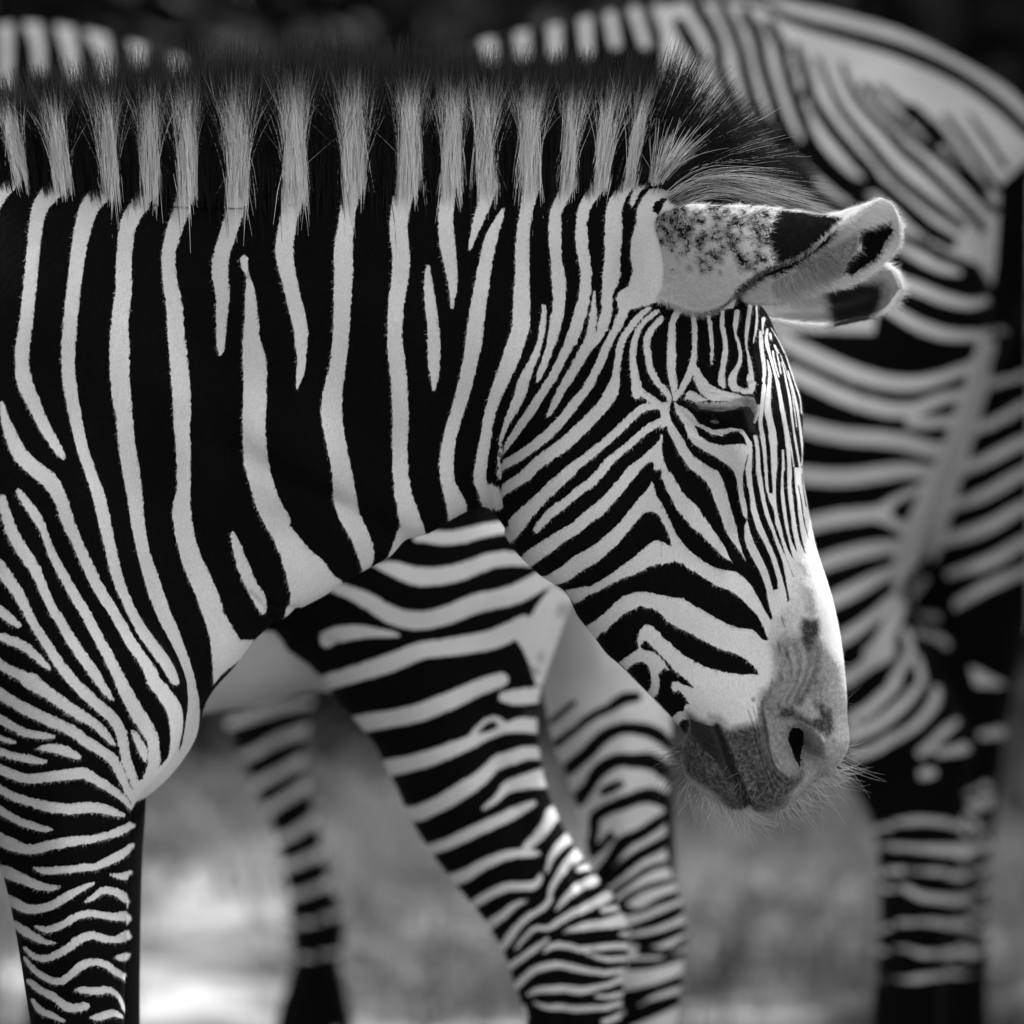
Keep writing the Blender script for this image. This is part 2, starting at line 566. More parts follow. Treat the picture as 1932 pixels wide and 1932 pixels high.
# ------------------------------------------------------------------ coat markings and the painted dark of the nostril hole (W pale line, K dark line, WP/KP areas)
FRONT = parse('''
W T00 110,950,90 60,1040,80 10,1100,70 -30,1180,60
W T00 360,1010,115 290,1090,110 230,1170,90 205,1270,80 185,1450,75 165,1650,75 140,1850,75 130,1932,75
W T00 620,1030,110 560,1110,110 505,1180,105 470,1290,95 445,1420,85 420,1600,80 395,1800,80 382,1932,80
W T00 845,1040,105 805,1130,95 750,1210,95 715,1320,90 705,1480,90 700,1650,95 680,1820,100 675,1932,110
W T00 1055,1060,110 1030,1160,90 990,1270,85 965,1380,78 960,1480,78 975,1600,85 1000,1740,95 1012,1932,95
W T00 1345,1070,125 1325,1180,105 1290,1300,95 1255,1420,90 1250,1520,92 1265,1650,75 1260,1800,60 1255,1932,45 1255,1972,35 1252,2004,14
W T00 1385,1440,45 1388,1490,40 1405,1540,18 1418,1620,50 1425,1750,72 1425,1932,95
W T00 1665,1060,135 1640,1200,105 1615,1330,100 1612,1430,100 1635,1560,85 1665,1700,85 1700,1850,80 1700,1932,72 1705,2012,52 1700,2102,45 1680,2197,14
W T10 70,1000,135 36,1200,88 12,1400,107 12,1550,105 8,1700,100 0,1932,93
W T10 375,1000,135 360,1080,115 335,1180,105 325,1300,100 340,1450,100 330,1600,95 305,1750,85 298,1932,82
W T10 492,1500,20 492,1580,45 500,1700,62 510,1800,68 520,1932,74 520,2032,72 525,2132,50 522,2202,14
W T10 620,1000,105 605,1100,85 590,1250,85 605,1400,85 625,1530,65 632,1640,48 625,1740,15
W T10 840,1030,95 820,1120,80 790,1210,65 755,1310,45 730,1400,20
W T10 915,1190,20 885,1260,50 845,1360,70 815,1500,75 790,1650,85 765,1800,90 752,1932,95
W T10 1080,1030,105 1060,1130,80 1040,1240,70 1025,1400,80 1025,1550,80 1020,1700,95 1010,1850,95 985,1932,95
W T10 1295,1010,85 1260,1100,75 1215,1200,65 1210,1320,75 1215,1450,65 1230,1580,80 1235,1700,70 1215,1820,70 1190,1932,60
W T10 1485,1000,85 1440,1070,75 1380,1170,65 1360,1270,65 1365,1400,70 1385,1530,65 1375,1680,65 1340,1820,65 1305,1932,55
W T10 1645,1010,80 1590,1090,75 1545,1190,90 1540,1330,100 1535,1470,95 1530,1560,105 1505,1650,65 1500,1750,55 1470,1840,60
W T01 125,0,80 118,120,78 130,230,85 165,330,80 205,430,65 250,530,60 300,620,50 325,670,25
W T01 380,0,80 375,120,75 385,260,78 405,400,80 425,520,75 450,640,75 490,760,75 535,870,75 575,1000,70 615,1150,65 650,1300,65 700,1440,60 760,1570,60 830,1700,65 900,1830,60 935,1932,50
W T01 675,0,115 675,150,115 685,280,110 705,450,95 720,600,95 745,750,95 770,900,85 790,1050,80 820,1200,75 865,1350,85 910,1500,85 960,1630,80 1010,1770,75 1045,1880,75 1060,1932,72
W T01 1015,0,100 1025,150,105 1032,300,100 1038,450,95 1045,650,88 1045,850,85 1037,960,108 1060,1120,105 1100,1260,115 1160,1400,120 1200,1510,125
WP T01 1140,1480 1240,1480 1300,1590 1360,1690 1440,1690 1380,1790 1260,1880 1205,1940 1198,1800 1185,1680
W T01 1425,0,100 1440,100,135 1445,250,130 1440,400,130 1438,550,132 1450,680,135 1480,800,135 1520,920,140 1575,1030,145
WP T01 1510,1060 1630,1040 1690,1110 1760,1190 1830,1240 1890,1330 1932,1350 1950,1385 1850,1435 1720,1510 1600,1590 1640,1490 1645,1430 1620,1320 1590,1220 1550,1130
W T11 -3,0,95 -22,150,92 -50,300,115 -56,440,126 -36,600,122 -6,760,122 24,900,122 54,1000,120 100,1090,110 136,1190,100 142,1290,50
W T01 1320,1095,25 1340,1160,50 1380,1280,65 1430,1390,70 1475,1470,75 1495,1530,40
W T01 5,350,20 20,430,45 60,560,70 110,660,80 190,740,85 260,800,85 320,880,75 370,990,70 430,1120,60 490,1260,62 550,1390,65 610,1500,65 670,1600,62 740,1720,60 810,1840,60 840,1932,65
W T01 90,855,30 130,920,50 190,1010,60 240,1110,55 300,1230,62 370,1350,60 430,1470,60 500,1600,58 570,1720,58 640,1850,60 680,1932,60
W T01 0,890,40 20,960,50 50,1070,55 100,1180,60 170,1300,60 220,1400,55 280,1520,55 350,1630,55 430,1750,58 520,1870,58 560,1932,50
W T01 -10,1250,50 30,1330,60 90,1430,55 140,1540,45 200,1640,48 270,1740,48 340,1840,55 420,1932,58
W T01 -20,1500,50 40,1555,50 95,1605,30
W T01 0,1660,45 80,1705,50 160,1760,48 230,1820,40 290,1870,25
W T01 0,1810,40 80,1870,48 170,1915,50 210,1932,60
W T11 300,0,85 315,130,90 330,270,90 335,450,92 330,600,85 335,750,90 345,860,98
WP T11 300,840 393,840 430,950 465,1060 475,1085 370,1165 245,1245 320,1130 335,1060 310,940
W T11 752,0,95 725,130,85 690,280,80 655,400,75 620,520,75 598,640,80 595,730,82 605,800,78 630,870,100 650,930,115 650,985,105
W T11 985,0,95 945,120,90 905,220,80 865,320,70 835,430,60 815,560,65 795,680,70 785,770,75 800,820,70 830,880,90 850,910,70
WP T11 790,810 860,800 893,830 893,905 800,930 790,870
W E1 605,80,40 600,180,60 575,350,75 540,500,70 490,650,85 430,780,100 380,900,130 350,1020,150 300,1170,130 240,1300,100 190,1420,70 140,1550,50 110,1680,35 90,1800,20 80,1932,14
W E1 780,0,140 760,150,125 730,300,110 690,450,100 660,580,95 620,700,95 575,820,85 545,900,55 530,945,20
W E1 1050,0,105 1000,150,105 960,300,105 910,450,100 850,600,100 790,720,95 740,830,95 670,950,95 600,1060,100 530,1180,105 460,1300,110 380,1420,105 290,1550,95 200,1680,70 140,1770,20
W E1 1175,-90,20 1170,0,40 1160,150,75 1140,300,80 1110,430,90 1080,540,110
W E1 1300,-20,105 1305,150,95 1270,280,85 1210,390,85 1150,470,100 1100,510,110 1040,600,110 970,740,100 900,870,100 840,960,85 780,1080,85 730,1200,75 690,1290,60 660,1345,20
W E1 1500,120,110 1420,270,100 1370,360,80 1320,450,75 1275,550,95 1230,680,105 1180,800,100 1120,940,110 1060,1050,105 980,1150,110 900,1270,110 830,1370,110 740,1480,110 640,1580,110 520,1680,110 400,1760,110 280,1830,110 180,1880,110 110,1940,70 95,2030,30
W E1 1800,110,50 1680,180,70 1590,270,80 1520,350,80 1470,440,90 1440,560,90 1430,700,85 1420,850,90 1400,980,130 1350,1090,150 1280,1200,130 1190,1300,130 1090,1410,130 1000,1500,130 900,1600,130 780,1700,130 660,1790,130 550,1880,130 440,2000,130 300,2092,125 190,2165,120 120,2250,90 100,2350,70
W E1 1900,140,40 1830,180,60 1740,240,60 1670,330,70 1630,430,80 1610,550,80 1610,700,75 1630,850,90 1650,980,110 1650,1085,90
W E1 1690,1040,90 1760,1090,75 1850,1150,80 1932,1210,90 2000,1220,90
W E1 1890,1195,90 1780,1210,70 1700,1240,90 1620,1310,90 1530,1390,95 1430,1490,95 1320,1590,95 1200,1690,95 1080,1790,100 960,1880,110 890,1950,120
W E1 1932,230,70 1850,310,70 1780,420,80 1770,540,75 1790,680,75 1810,800,80 1860,900,75 1932,990,70 1982,1050,70 2032,1130,60
W E1 1960,1370,80 1830,1430,90 1730,1500,85 1620,1590,85 1500,1690,85 1380,1790,85 1270,1890,90
WP E1 1932,1560 1850,1660 1730,1760 1600,1860 1500,1935 1690,1935 1760,1860 1830,1830 1860,1850 1840,1932 1932,1935 1950,1700
W E3 920,0,120 790,120,125 600,320,125 500,430,145 405,530,170 275,690,175 250,770,60
W E3 1290,-40,95 1150,110,100 1030,200,95 900,310,90 780,410,95 680,500,90 600,590,80 555,650,60 545,680,25
W E3 1600,0,140 1490,135,130 1350,295,140 1205,435,145 1065,530,140 950,640,140 800,740,150 650,850,165 515,940,170 440,1010,150
WP E3 1830,130 1770,220 1590,420 1470,580 1340,700 1200,830 1050,930 920,1010 800,1110 640,1190 590,1195 660,1260 740,1300 880,1270 960,1210 1080,1130 1210,1050 1350,920 1460,820 1540,720 1640,600 1740,480 1830,470 1900,510 1940,590 1940,400 1870,270 1845,130
WP E3 1940,815 1870,800 1790,850 1700,930 1570,1030 1400,1160 1240,1260 1110,1340 1000,1350 850,1375 900,1470 930,1520 1000,1500 1100,1430 1200,1390 1350,1310 1480,1240 1650,1180 1800,1100 1940,1060
WP E3 1940,1420 1750,1385 1620,1395 1500,1440 1370,1540 1280,1640 1170,1720 1080,1775 1180,1932 1250,1850 1310,1830 1370,1760 1500,1650 1580,1600 1700,1550 1830,1570 1940,1645
WP E3 1655,1940 1680,1830 1730,1770 1790,1755 1860,1800 1940,1885 1940,1940
WP E4 0,-20 1750,-20 2000,1400 2300,2600 2400,3400 2000,4100 500,4000 0,3300 -300,2300 0,2000
KP E4 80,-15 180,150 260,290 400,420 500,570 600,720 700,850 790,1030 880,1120 970,1060 850,880 750,750 680,560 610,380 560,230 500,140 320,-15
KP E4 -20,40 60,230 170,440 270,570 350,660 450,740 560,870 700,980 790,1040 880,1040 970,1060 930,960 870,780 850,650 790,450 740,270 690,110 630,-10 810,-10 850,100 870,280 900,430 930,530 965,560 940,640 945,780 990,920 1060,1050 1130,1180 1180,1330 1210,1500 1260,1680 1240,1710 1170,1600 1100,1460 1020,1320 940,1230 850,1165 700,1130 560,1090 480,1040 370,960 280,880 200,780 100,600 -20,330
KP E4 912,-15 943,-15 957,150 988,300 1000,450 1040,560 1080,680 1150,800 1200,900 1250,1020 1290,1150 1320,1260 1320,1360 1270,1370 1240,1270 1200,1120 1130,970 1060,840 1000,690 960,560 960,460 930,300 915,150
KP E4 1000,-15 1055,-15 1080,150 1120,320 1160,470 1190,560 1250,700 1310,870 1370,1020 1400,1180 1430,1350 1455,1480 1430,1510 1410,1380 1370,1230 1310,1030 1250,880 1170,700 1110,560 1060,420 1030,250
KP E4 1115,-15 1160,-15 1175,200 1220,350 1270,450 1290,600 1330,720 1370,850 1420,1000 1500,1220 1400,980 1330,820 1270,650 1200,450 1160,270
K E4 1220,-10,45 1230,130,48 1240,250,45
K E4 1335,-15,55 1325,150,55 1325,300,58 1340,450,60 1370,600,50 1400,740,45 1440,880,35 1485,1000,10
K E4 1405,-15,40 1405,200,45 1420,350,45 1440,500,45 1460,650,40 1490,800,35 1530,920,10
K E4 1490,-15,32 1495,200,40 1515,350,45 1530,500,40 1550,650,38 1580,800,28 1630,950,8
K E4 1550,180,8 1580,330,12 1600,480,14 1620,600,12 1670,800,4
K E4 1590,50,8 1610,250,10 1640,420,8
KP E4 -20,1085 0,1075 150,1040 220,1060 330,1130 470,1220 600,1300 780,1370 900,1460 1000,1560 1080,1640 1140,1740 1210,1932 1150,1932 1080,1850 1020,1810 870,1790 740,1740 600,1660 450,1570 250,1450 150,1445 0,1415 -20,1415
KP F0 1240,1150 1247.8,1158.8 1257.8,1170.5 1281,1185.5 1302.8,1193.8 1327.8,1207.5 1353.3,1220.8 1386.6,1232.5 1406.6,1242.5 1421.6,1255.8 1431.6,1272.5 1421.6,1271.7 1400,1272.5 1370,1268 1350,1263 1328.3,1257.5 1309.6,1247.5 1289.6,1235.8 1273,1224 1256,1207.5 1247.7,1199 1238,1185
KP E4 -20,545 0,580 80,720 120,870 50,850 0,810 -20,805
WP E5 1165,-5 1500,-5 1700,170 1932,300 1932,1100 1820,1100 1730,1080 1640,950 1570,880 1365,655 1290,590 1050,340 970,255 1195,95
KP E5 1215,70 1240,20 1290,10 1350,80 1420,140 1500,230 1560,310 1650,390 1760,470 1830,550 1740,520 1690,510 1640,470 1570,480 1555,540 1600,590 1650,570 1690,610 1770,730 1730,720 1700,800 1640,810 1570,880 1365,655 1420,590 1430,500 1415,380 1480,320 1540,340 1480,240 1390,150 1320,120 1250,115
KP E5 1050,340 1150,260 1240,240 1310,300 1335,420 1330,540 1290,590
KP E5 1640,950 1690,900 1770,900 1760,1000 1730,1080
WP E2 -10,1180 110,1150 150,1170 300,1250 420,1420 600,1500 800,1470 920,1480 1010,1620 1050,1540 1300,1540 1330,1700 1310,1929 -10,1929
W E2 290,60,70 210,130,75 140,240,80 120,350,80 115,500,90 110,650,100 105,780,100 120,900,90 140,1000,75 140,1080,40 135,1105,15
W E2 370,100,40 365,250,55 375,400,60 375,550,60 360,680,65 345,760,80 330,840,100 290,930,90 230,1040,80 170,1120,60 150,1150,40
W E2 350,780,80 410,870,80 480,970,90 560,1050,90 650,1090,90 750,1110,60 850,1115,45
WP E2 365,900 440,900 540,1000 640,1060 760,1090 880,1115 850,1150 700,1165 600,1170 540,1155 490,1115 430,1040 370,940
WP E2 280,1140 280,1080 330,1050 400,1070 460,1110 540,1160 400,1180 330,1150
W E2 530,170,40 545,300,45 560,420,45 568,550,40 560,680,30 555,770,12
W E2 690,150,45 685,300,50 705,420,50 720,550,55 700,680,65 680,800,60 670,900,65 680,990,65 700,1025,25
W E2 855,150,60 835,300,50 835,400,30 865,500,40 880,620,40 865,740,45 820,840,60 780,930,80 780,1000,80 820,1050,60 880,1070,50
W E2 1000,0,40 1000,100,50 985,220,45 970,330,50 955,450,35 955,550,22 970,650,30 980,760,42 980,870,50 965,930,80 960,1010,80 970,1070,60 900,1075,60 830,1080,40
W E2 1075,60,20 1080,230,25 1065,370,25 1045,450,18 1035,510,8
W E2 1120,380,35 1125,500,50 1130,620,48 1140,760,48 1135,880,40 1115,960,45 1120,1030,60 1110,1100,60 1110,1250,50 1120,1400,45 1145,1530,50 1165,1650,50 1170,1800,50 1180,1932,55
W E2 1155,230,45 1145,320,25 1150,400,18
W E2 1195,350,30 1185,450,40 1195,550,42 1215,640,32 1240,750,28 1265,860,30 1290,960,38 1320,1080,45 1350,1220,50 1390,1380,50 1420,1550,48 1440,1750,48 1450,1932,45
W E2 1185,700,12 1200,800,35 1205,880,42 1195,960,45 1185,1050,60 1180,1150,75 1190,1280,80 1230,1400,75 1260,1520,80 1275,1650,75 1270,1800,72 1275,1932,70
W E2 1255,600,18 1265,700,20 1285,800,18 1310,890,14
W E2 1300,620,15 1320,740,20 1335,850,18
W E2 1275,530,22 1300,590,25 1320,620,15
W E2 1230,400,30 1235,450,30
W E2 1350,720,12 1380,850,20 1400,960,25 1430,1080,28 1455,1200,28 1475,1350,25 1500,1500,25 1530,1680,25 1560,1850,22 1575,1932,20
W E2 1420,820,15 1450,950,25 1480,1050,25 1510,1150,28 1540,1280,28 1565,1430,25 1585,1580,25 1600,1750,20 1590,1880,20
W E2 1190,100,12 1260,250,14 1330,400,12 1400,560,14
W E2 1240,330,10 1320,470,12 1390,620,12
W E2 1400,640,10 1450,800,13 1500,950,14 1560,1120,14 1585,1300,12
W E2 1340,640,9 1380,760,11 1420,900,12 1460,1040,12 1500,1250,12 1530,1450,12
W E2 1375,1720,25 1380,1850,30 1380,1932,35
W E2 1420,1400,10 1470,1700,15 1500,1900,15
KP E2 120,1130 150,1170 170,1280 250,1420 310,1560 380,1650 480,1720 600,1780 700,1840 780,1900 810,1955 640,1955 560,1920 450,1850 360,1780 300,1690 230,1540 150,1430 100,1330 95,1230
KP E2 -20,1460 70,1440 80,1510 150,1620 200,1750 270,1860 330,1955 80,1955 30,1830 0,1700 25,1530 -20,1525
KP E2 370,1430 450,1470 560,1530 680,1560 790,1510 880,1500 930,1560 950,1650 900,1630 780,1640 650,1650 540,1620 430,1550
WP E2 270,1150 400,1188 560,1180 750,1170 880,1120 985,1143 1055,1250 1055,1340 960,1270 800,1300 640,1310 480,1290 380,1235
W E2 1062,1230,40 1062,1330,40 1055,1400,30
KP E2 400,1245 480,1255 640,1275 800,1260 880,1230 960,1240 1030,1310 1030,1440 1100,1550 1060,1540 960,1500 850,1440 700,1460 560,1440 440,1350
K E2 130,1158,22 280,1172,36 400,1225,60
KP E2 1000,900 1090,930 1110,990 1070,1010 1060,1090 1080,1190 1040,1200 960,1110 1000,1050
KP E2 280,1140 300,1000 355,890 375,940 430,1040 500,1115 560,1155 470,1120 400,1065 330,1050 285,1075
K E2 1030,1580,25 1035,1750,45 1030,1935,50
K E2 1090,1450,25 1110,1600,30 1125,1750,40 1137,1935,45
K E2 1150,1350,25 1185,1500,38 1205,1650,40 1215,1800,45 1222,1935,45
K E2 960,1750,12 940,1850,14 930,1932,18
K E2 1330,1650,40 1335,1800,45 1338,1935,52
K E2 780,1075,20 830,1090,22 880,1110,8
WP E7 200,600 190,760 150,950 150,1150 180,1280 120,1430 0,1490 -40,1560 0,1690 100,1690 420,1620 700,1600 860,1640 1000,1700 1300,1680 1350,1500 1100,500 650,500 560,380 450,340 330,370 250,480
W E7 150,540,40 170,450,70 230,350,70 330,290,70 450,260,80 540,285,40
W E7 430,200,90 470,150,60
K E7 600,380,40 640,500,30
KP E7 350,620 380,530 450,490 520,480 460,560 410,690
KP E6 960,1060 1010,995 1070,1000 1140,1060 1180,1220 1240,1330 1200,1430 1110,1480 1040,1340 960,1180
W T02 420,0,55 480,60,62 560,130,65 630,190,65 680,260,60 700,350,55 715,430,50 740,510,50 770,580,45 790,620,40
W T02 560,0,40 600,50,40 635,90,20
W T02 680,0,62 730,100,65 780,200,70 830,290,60 850,370,55 855,450,65 840,540,80
W T02 750,275,20 775,330,40 800,390,45 810,430,20
W T02 838,0,65 890,80,70 940,170,80 955,260,72 960,350,65 960,430,80 900,520,90
W T02 1055,0,75 1070,100,85 1065,200,100 1055,300,90 1030,380,70 980,460,80
WP T02 850,470 900,490 1000,430 1070,340 1130,200 1140,260 1050,430 950,540 870,620 770,670 745,720 735,640 775,560 830,500
W T02 190,0,80 250,40,65 330,90,62 400,140,62 470,190,58 540,240,55 600,300,50 640,345,35 650,360,15
W T02 -20,30,60 80,90,58 170,140,58 260,185,60 350,230,62 420,280,60 490,340,58 570,390,58 640,440,60 680,510,50 715,590,42 745,650,38 760,670,20
W T02 0,185,55 80,230,52 160,270,48 240,285,45 300,295,25
W T02 -10,285,30 40,315,30 95,325,18
W T02 220,365,15 270,360,45 330,370,58 390,395,50 440,420,35 460,425,15
W T02 0,375,40 80,405,45 170,425,45 230,440,35 262,440,15
W T02 -10,475,50 80,515,55 170,540,55 270,530,58 370,520,62 470,515,62 540,550,55 610,590,48 680,640,40 725,690,28 742,715,12
W T02 -10,590,50 80,640,48 170,670,50 270,695,58 380,710,60 480,705,62 580,715,55 650,735,45 700,750,20
W T02 -10,710,45 80,765,45 160,800,42 240,820,40 295,825,18
W T02 -10,880,75 80,920,70 150,940,55 220,935,55 310,905,55 420,890,52 530,885,45 620,865,42 690,835,45 750,800,40
W T02 195,1045,12 260,1060,42 350,1050,42 450,1045,42 560,1040,42 640,1005,48 700,965,45 745,925,40
W T02 10,1050,40 50,1075,70 120,1105,60 200,1140,52 280,1155,40 340,1150,18
W T02 645,1090,15 690,1095,40 730,1090,50
W T02 40,1210,30 90,1250,60 160,1280,52 240,1275,50 310,1250,48 370,1210,48 430,1175,42 490,1150,30 538,1135,15
W T02 475,1238,12 530,1215,32 600,1180,40 660,1185,45 715,1220,50
W T02 200,1380,15 270,1395,40 350,1370,40 420,1325,42 490,1305,40 580,1315,38 650,1325,45 720,1320,60
W T02 85,1360,30 130,1400,50 190,1435,45 260,1465,30 320,1468,12
W T02 140,1500,20 190,1545,35 250,1560,35 320,1540,40 390,1495,45 450,1450,48 520,1430,45 600,1450,42 660,1455,40 720,1430,60
W T02 660,1555,15 690,1555,40 720,1550,45
W T02 140,1560,20 200,1630,35 270,1675,40 340,1690,40 400,1650,45 460,1600,48 530,1580,42 610,1600,40 660,1640,40 715,1670,35
W T02 165,1690,30 230,1740,40 310,1780,42 370,1830,48 430,1840,48 480,1830,45 497,1828,15
W T02 425,1735,15 480,1740,42 550,1745,42 620,1740,35 670,1775,25 705,1850,20
W T02 185,1800,25 230,1855,40 300,1885,35 360,1915,20
W T02 520,1895,20 570,1890,45 640,1870,38 690,1890,20
''')
MANE = parse('''
W T00 110,960,95 75,850,70 40,750,45
W T00 355,1030,115 330,850,85 300,700,60 290,600,40
W T00 615,1050,105 622,880,92 610,750,80 590,600,60
W T00 845,1070,110 855,850,100 860,700,100 870,500,80
W T00 1058,1090,110 1065,900,105 1080,700,100 1090,500,80
W T00 1345,1100,130 1345,900,125 1355,700,110 1370,500,90
W T00 1665,1100,140 1670,900,130 1660,700,130 1660,420,90
W T10 75,1020,140 75,800,140 80,600,130 80,450,90
W T10 380,1020,140 395,800,130 410,600,120 420,450,80
W T10 620,1020,110 630,800,110 635,600,90 630,430,60
W T10 850,1040,90 800,850,90 790,700,90 790,500,60
W T10 1080,1040,110 1060,850,120 1060,700,100 1080,500,70
W T10 1300,1020,90 1290,850,90 1290,700,70 1310,540,50
W T10 1490,1000,85 1480,850,85 1480,700,80 1480,560,60
W T10 1650,1000,75 1660,850,70 1680,700,60 1720,560,40
''')
HIND = parse('''
W T11 420,1120,30 500,1110,70 600,1115,80 720,1095,80 830,1065,75 950,1050,75
W T11 190,1270,20 300,1290,80 420,1330,95 540,1330,95 650,1310,90 760,1270,85 870,1235,85 1000,1230,80 1080,1230,90
W T11 -40,1385,60 100,1430,70 200,1470,80 300,1520,95 420,1550,110 540,1540,105 650,1510,105 770,1470,105 900,1450,105 1000,1420,110 1100,1370,110 1170,1330,110
W T11 -70,1670,95 0,1640,95 100,1620,80 200,1620,60 290,1630,40 335,1640,15
WP T11 1200,1370 1320,1450 1270,1650 1220,1830 1170,1945 1100,1945 1050,1800 1000,1700 960,1680 1050,1580 1100,1500
W T11 -100,1930,90 150,1850,100 300,1800,105 450,1740,100 600,1720,105 740,1700,110 850,1680,110 950,1640,110 1030,1600,100
W T12 60,240,100 250,200,100 400,160,95 550,110,95 700,60,95 820,10,90 900,-20,80
W T12 920,80,60 1000,80,90 1110,70,90
W T12 230,490,95 400,450,90 550,400,85 680,350,75 770,320,60 860,300,40 920,265,50 1010,240,80 1105,245,85
W T12 740,290,30 800,240,28 870,205,30 920,240,40
W T12 340,740,80 430,740,90 520,700,85 620,640,85 720,570,80 830,500,80 940,440,80 1040,400,75 1125,400,70
W T12 800,695,20 880,650,40 960,600,60 1050,560,85 1140,540,110
W T12 470,955,60 600,910,65 700,860,68 800,810,70 900,770,65 1000,735,60 1060,700,45 1095,680,25
W T12 1200,740,80 1150,830,60 1100,890,50 1050,930,40
W T12 580,1130,70 700,1090,70 800,1030,62 900,985,55 1000,965,50 1080,965,45 1120,965,25
W T12 1285,880,60 1230,930,45 1190,990,35 1165,1070,15
W T12 1340,970,70 1270,1040,50 1220,1110,35 1185,1180,25 1180,1230,25 1130,1280,30 1050,1330,35 990,1390,40 940,1460,45 900,1515,40
W T12 720,1275,45 820,1210,50 920,1160,50 1000,1150,48 1080,1150,45 1120,1120,35 1135,1085,20
W T12 820,1380,60 910,1320,45 980,1260,35 1050,1230,15
W T12 1350,1055,30 1390,1045,40
W T12 1420,1125,60 1340,1160,50 1270,1220,35 1215,1285,12
W T12 1490,1220,60 1390,1270,50 1300,1310,40 1220,1360,35 1170,1390,25 1100,1390,25 1040,1440,25 985,1510,15
W T12 1460,1300,25 1540,1285,35
W T12 1600,1345,80 1480,1370,55 1370,1380,45 1260,1410,15
W T12 1570,1425,20 1610,1425,25
W T12 940,1615,40 1020,1560,35 1090,1510,35 1170,1450,15
W T12 1140,1530,12 1200,1490,30 1280,1490,35 1370,1510,35 1480,1490,30 1620,1490,40
W T12 1400,1540,20 1500,1560,25 1620,1560,30
W T12 990,1720,35 1060,1650,40 1140,1610,42 1240,1600,40 1340,1620,35 1450,1635,30 1600,1630,30
W T12 1060,1765,20 1120,1740,35 1250,1740,45 1380,1740,40 1470,1710,25 1610,1675,40
W T12 1440,1770,20 1530,1770,25 1600,1760,30
W T12 1090,1810,15 1170,1840,30 1300,1850,35 1430,1840,30 1590,1815,30
W T12 1480,1915,30 1600,1880,40
W T12 1035,1830,20 1045,1900,25
WP F0 330,1190 520,1190 545,1225 580,1250 625,1290 620,1380 300,1400
''')
HIND_FAR = parse('''
WP F0 980,1050 1320,1050 1320,1940 1060,1940 1040,1500
K T12 1190,220,35 1260,160,35 1320,110,30
K T12 1220,345,50 1330,260,45 1420,190,50 1520,140,55 1600,90,70 1670,80,60
K T12 1270,500,80 1390,400,80 1480,310,80 1580,260,70 1680,260,75 1780,290,80 1880,370,60
K T12 1340,660,90 1400,590,70 1450,510,85 1550,440,80 1650,440,85 1760,450,100 1870,530,80
K T12 1480,620,45 1530,590,55 1580,565,40
K T12 1400,960,60 1430,850,60 1440,760,70 1530,700,70 1640,650,80 1760,640,90 1870,690,80
K T12 1420,970,50 1480,920,50 1530,860,50
K T12 1460,1100,70 1530,1000,70 1600,900,80 1700,850,75 1780,800,70 1860,740,50
K T12 1470,1160,50 1580,1060,70 1680,980,70 1800,920,70 1850,880,50
K T12 1530,1200,40 1650,1110,40 1750,1050,40 1870,1020,40
K T12 1560,1270,50 1660,1190,40 1760,1150,40 1880,1120,35
K T12 1600,1290,60 1700,1290,30 1800,1240,50 1910,1200,50
K T12 1650,1390,50 1750,1360,60 1850,1320,70 1940,1275,50
K T12 1650,1460,50 1780,1450,70 1940,1390,50
K T12 1700,1520,60 1850,1520,40 1950,1460,40
K T12 1640,1600,60 1780,1590,50 1950,1540,40
K T12 1620,1800,120 1760,1740,60 1940,1680,60
K T12 1600,1920,80 1750,1850,90 1950,1780,60
''')
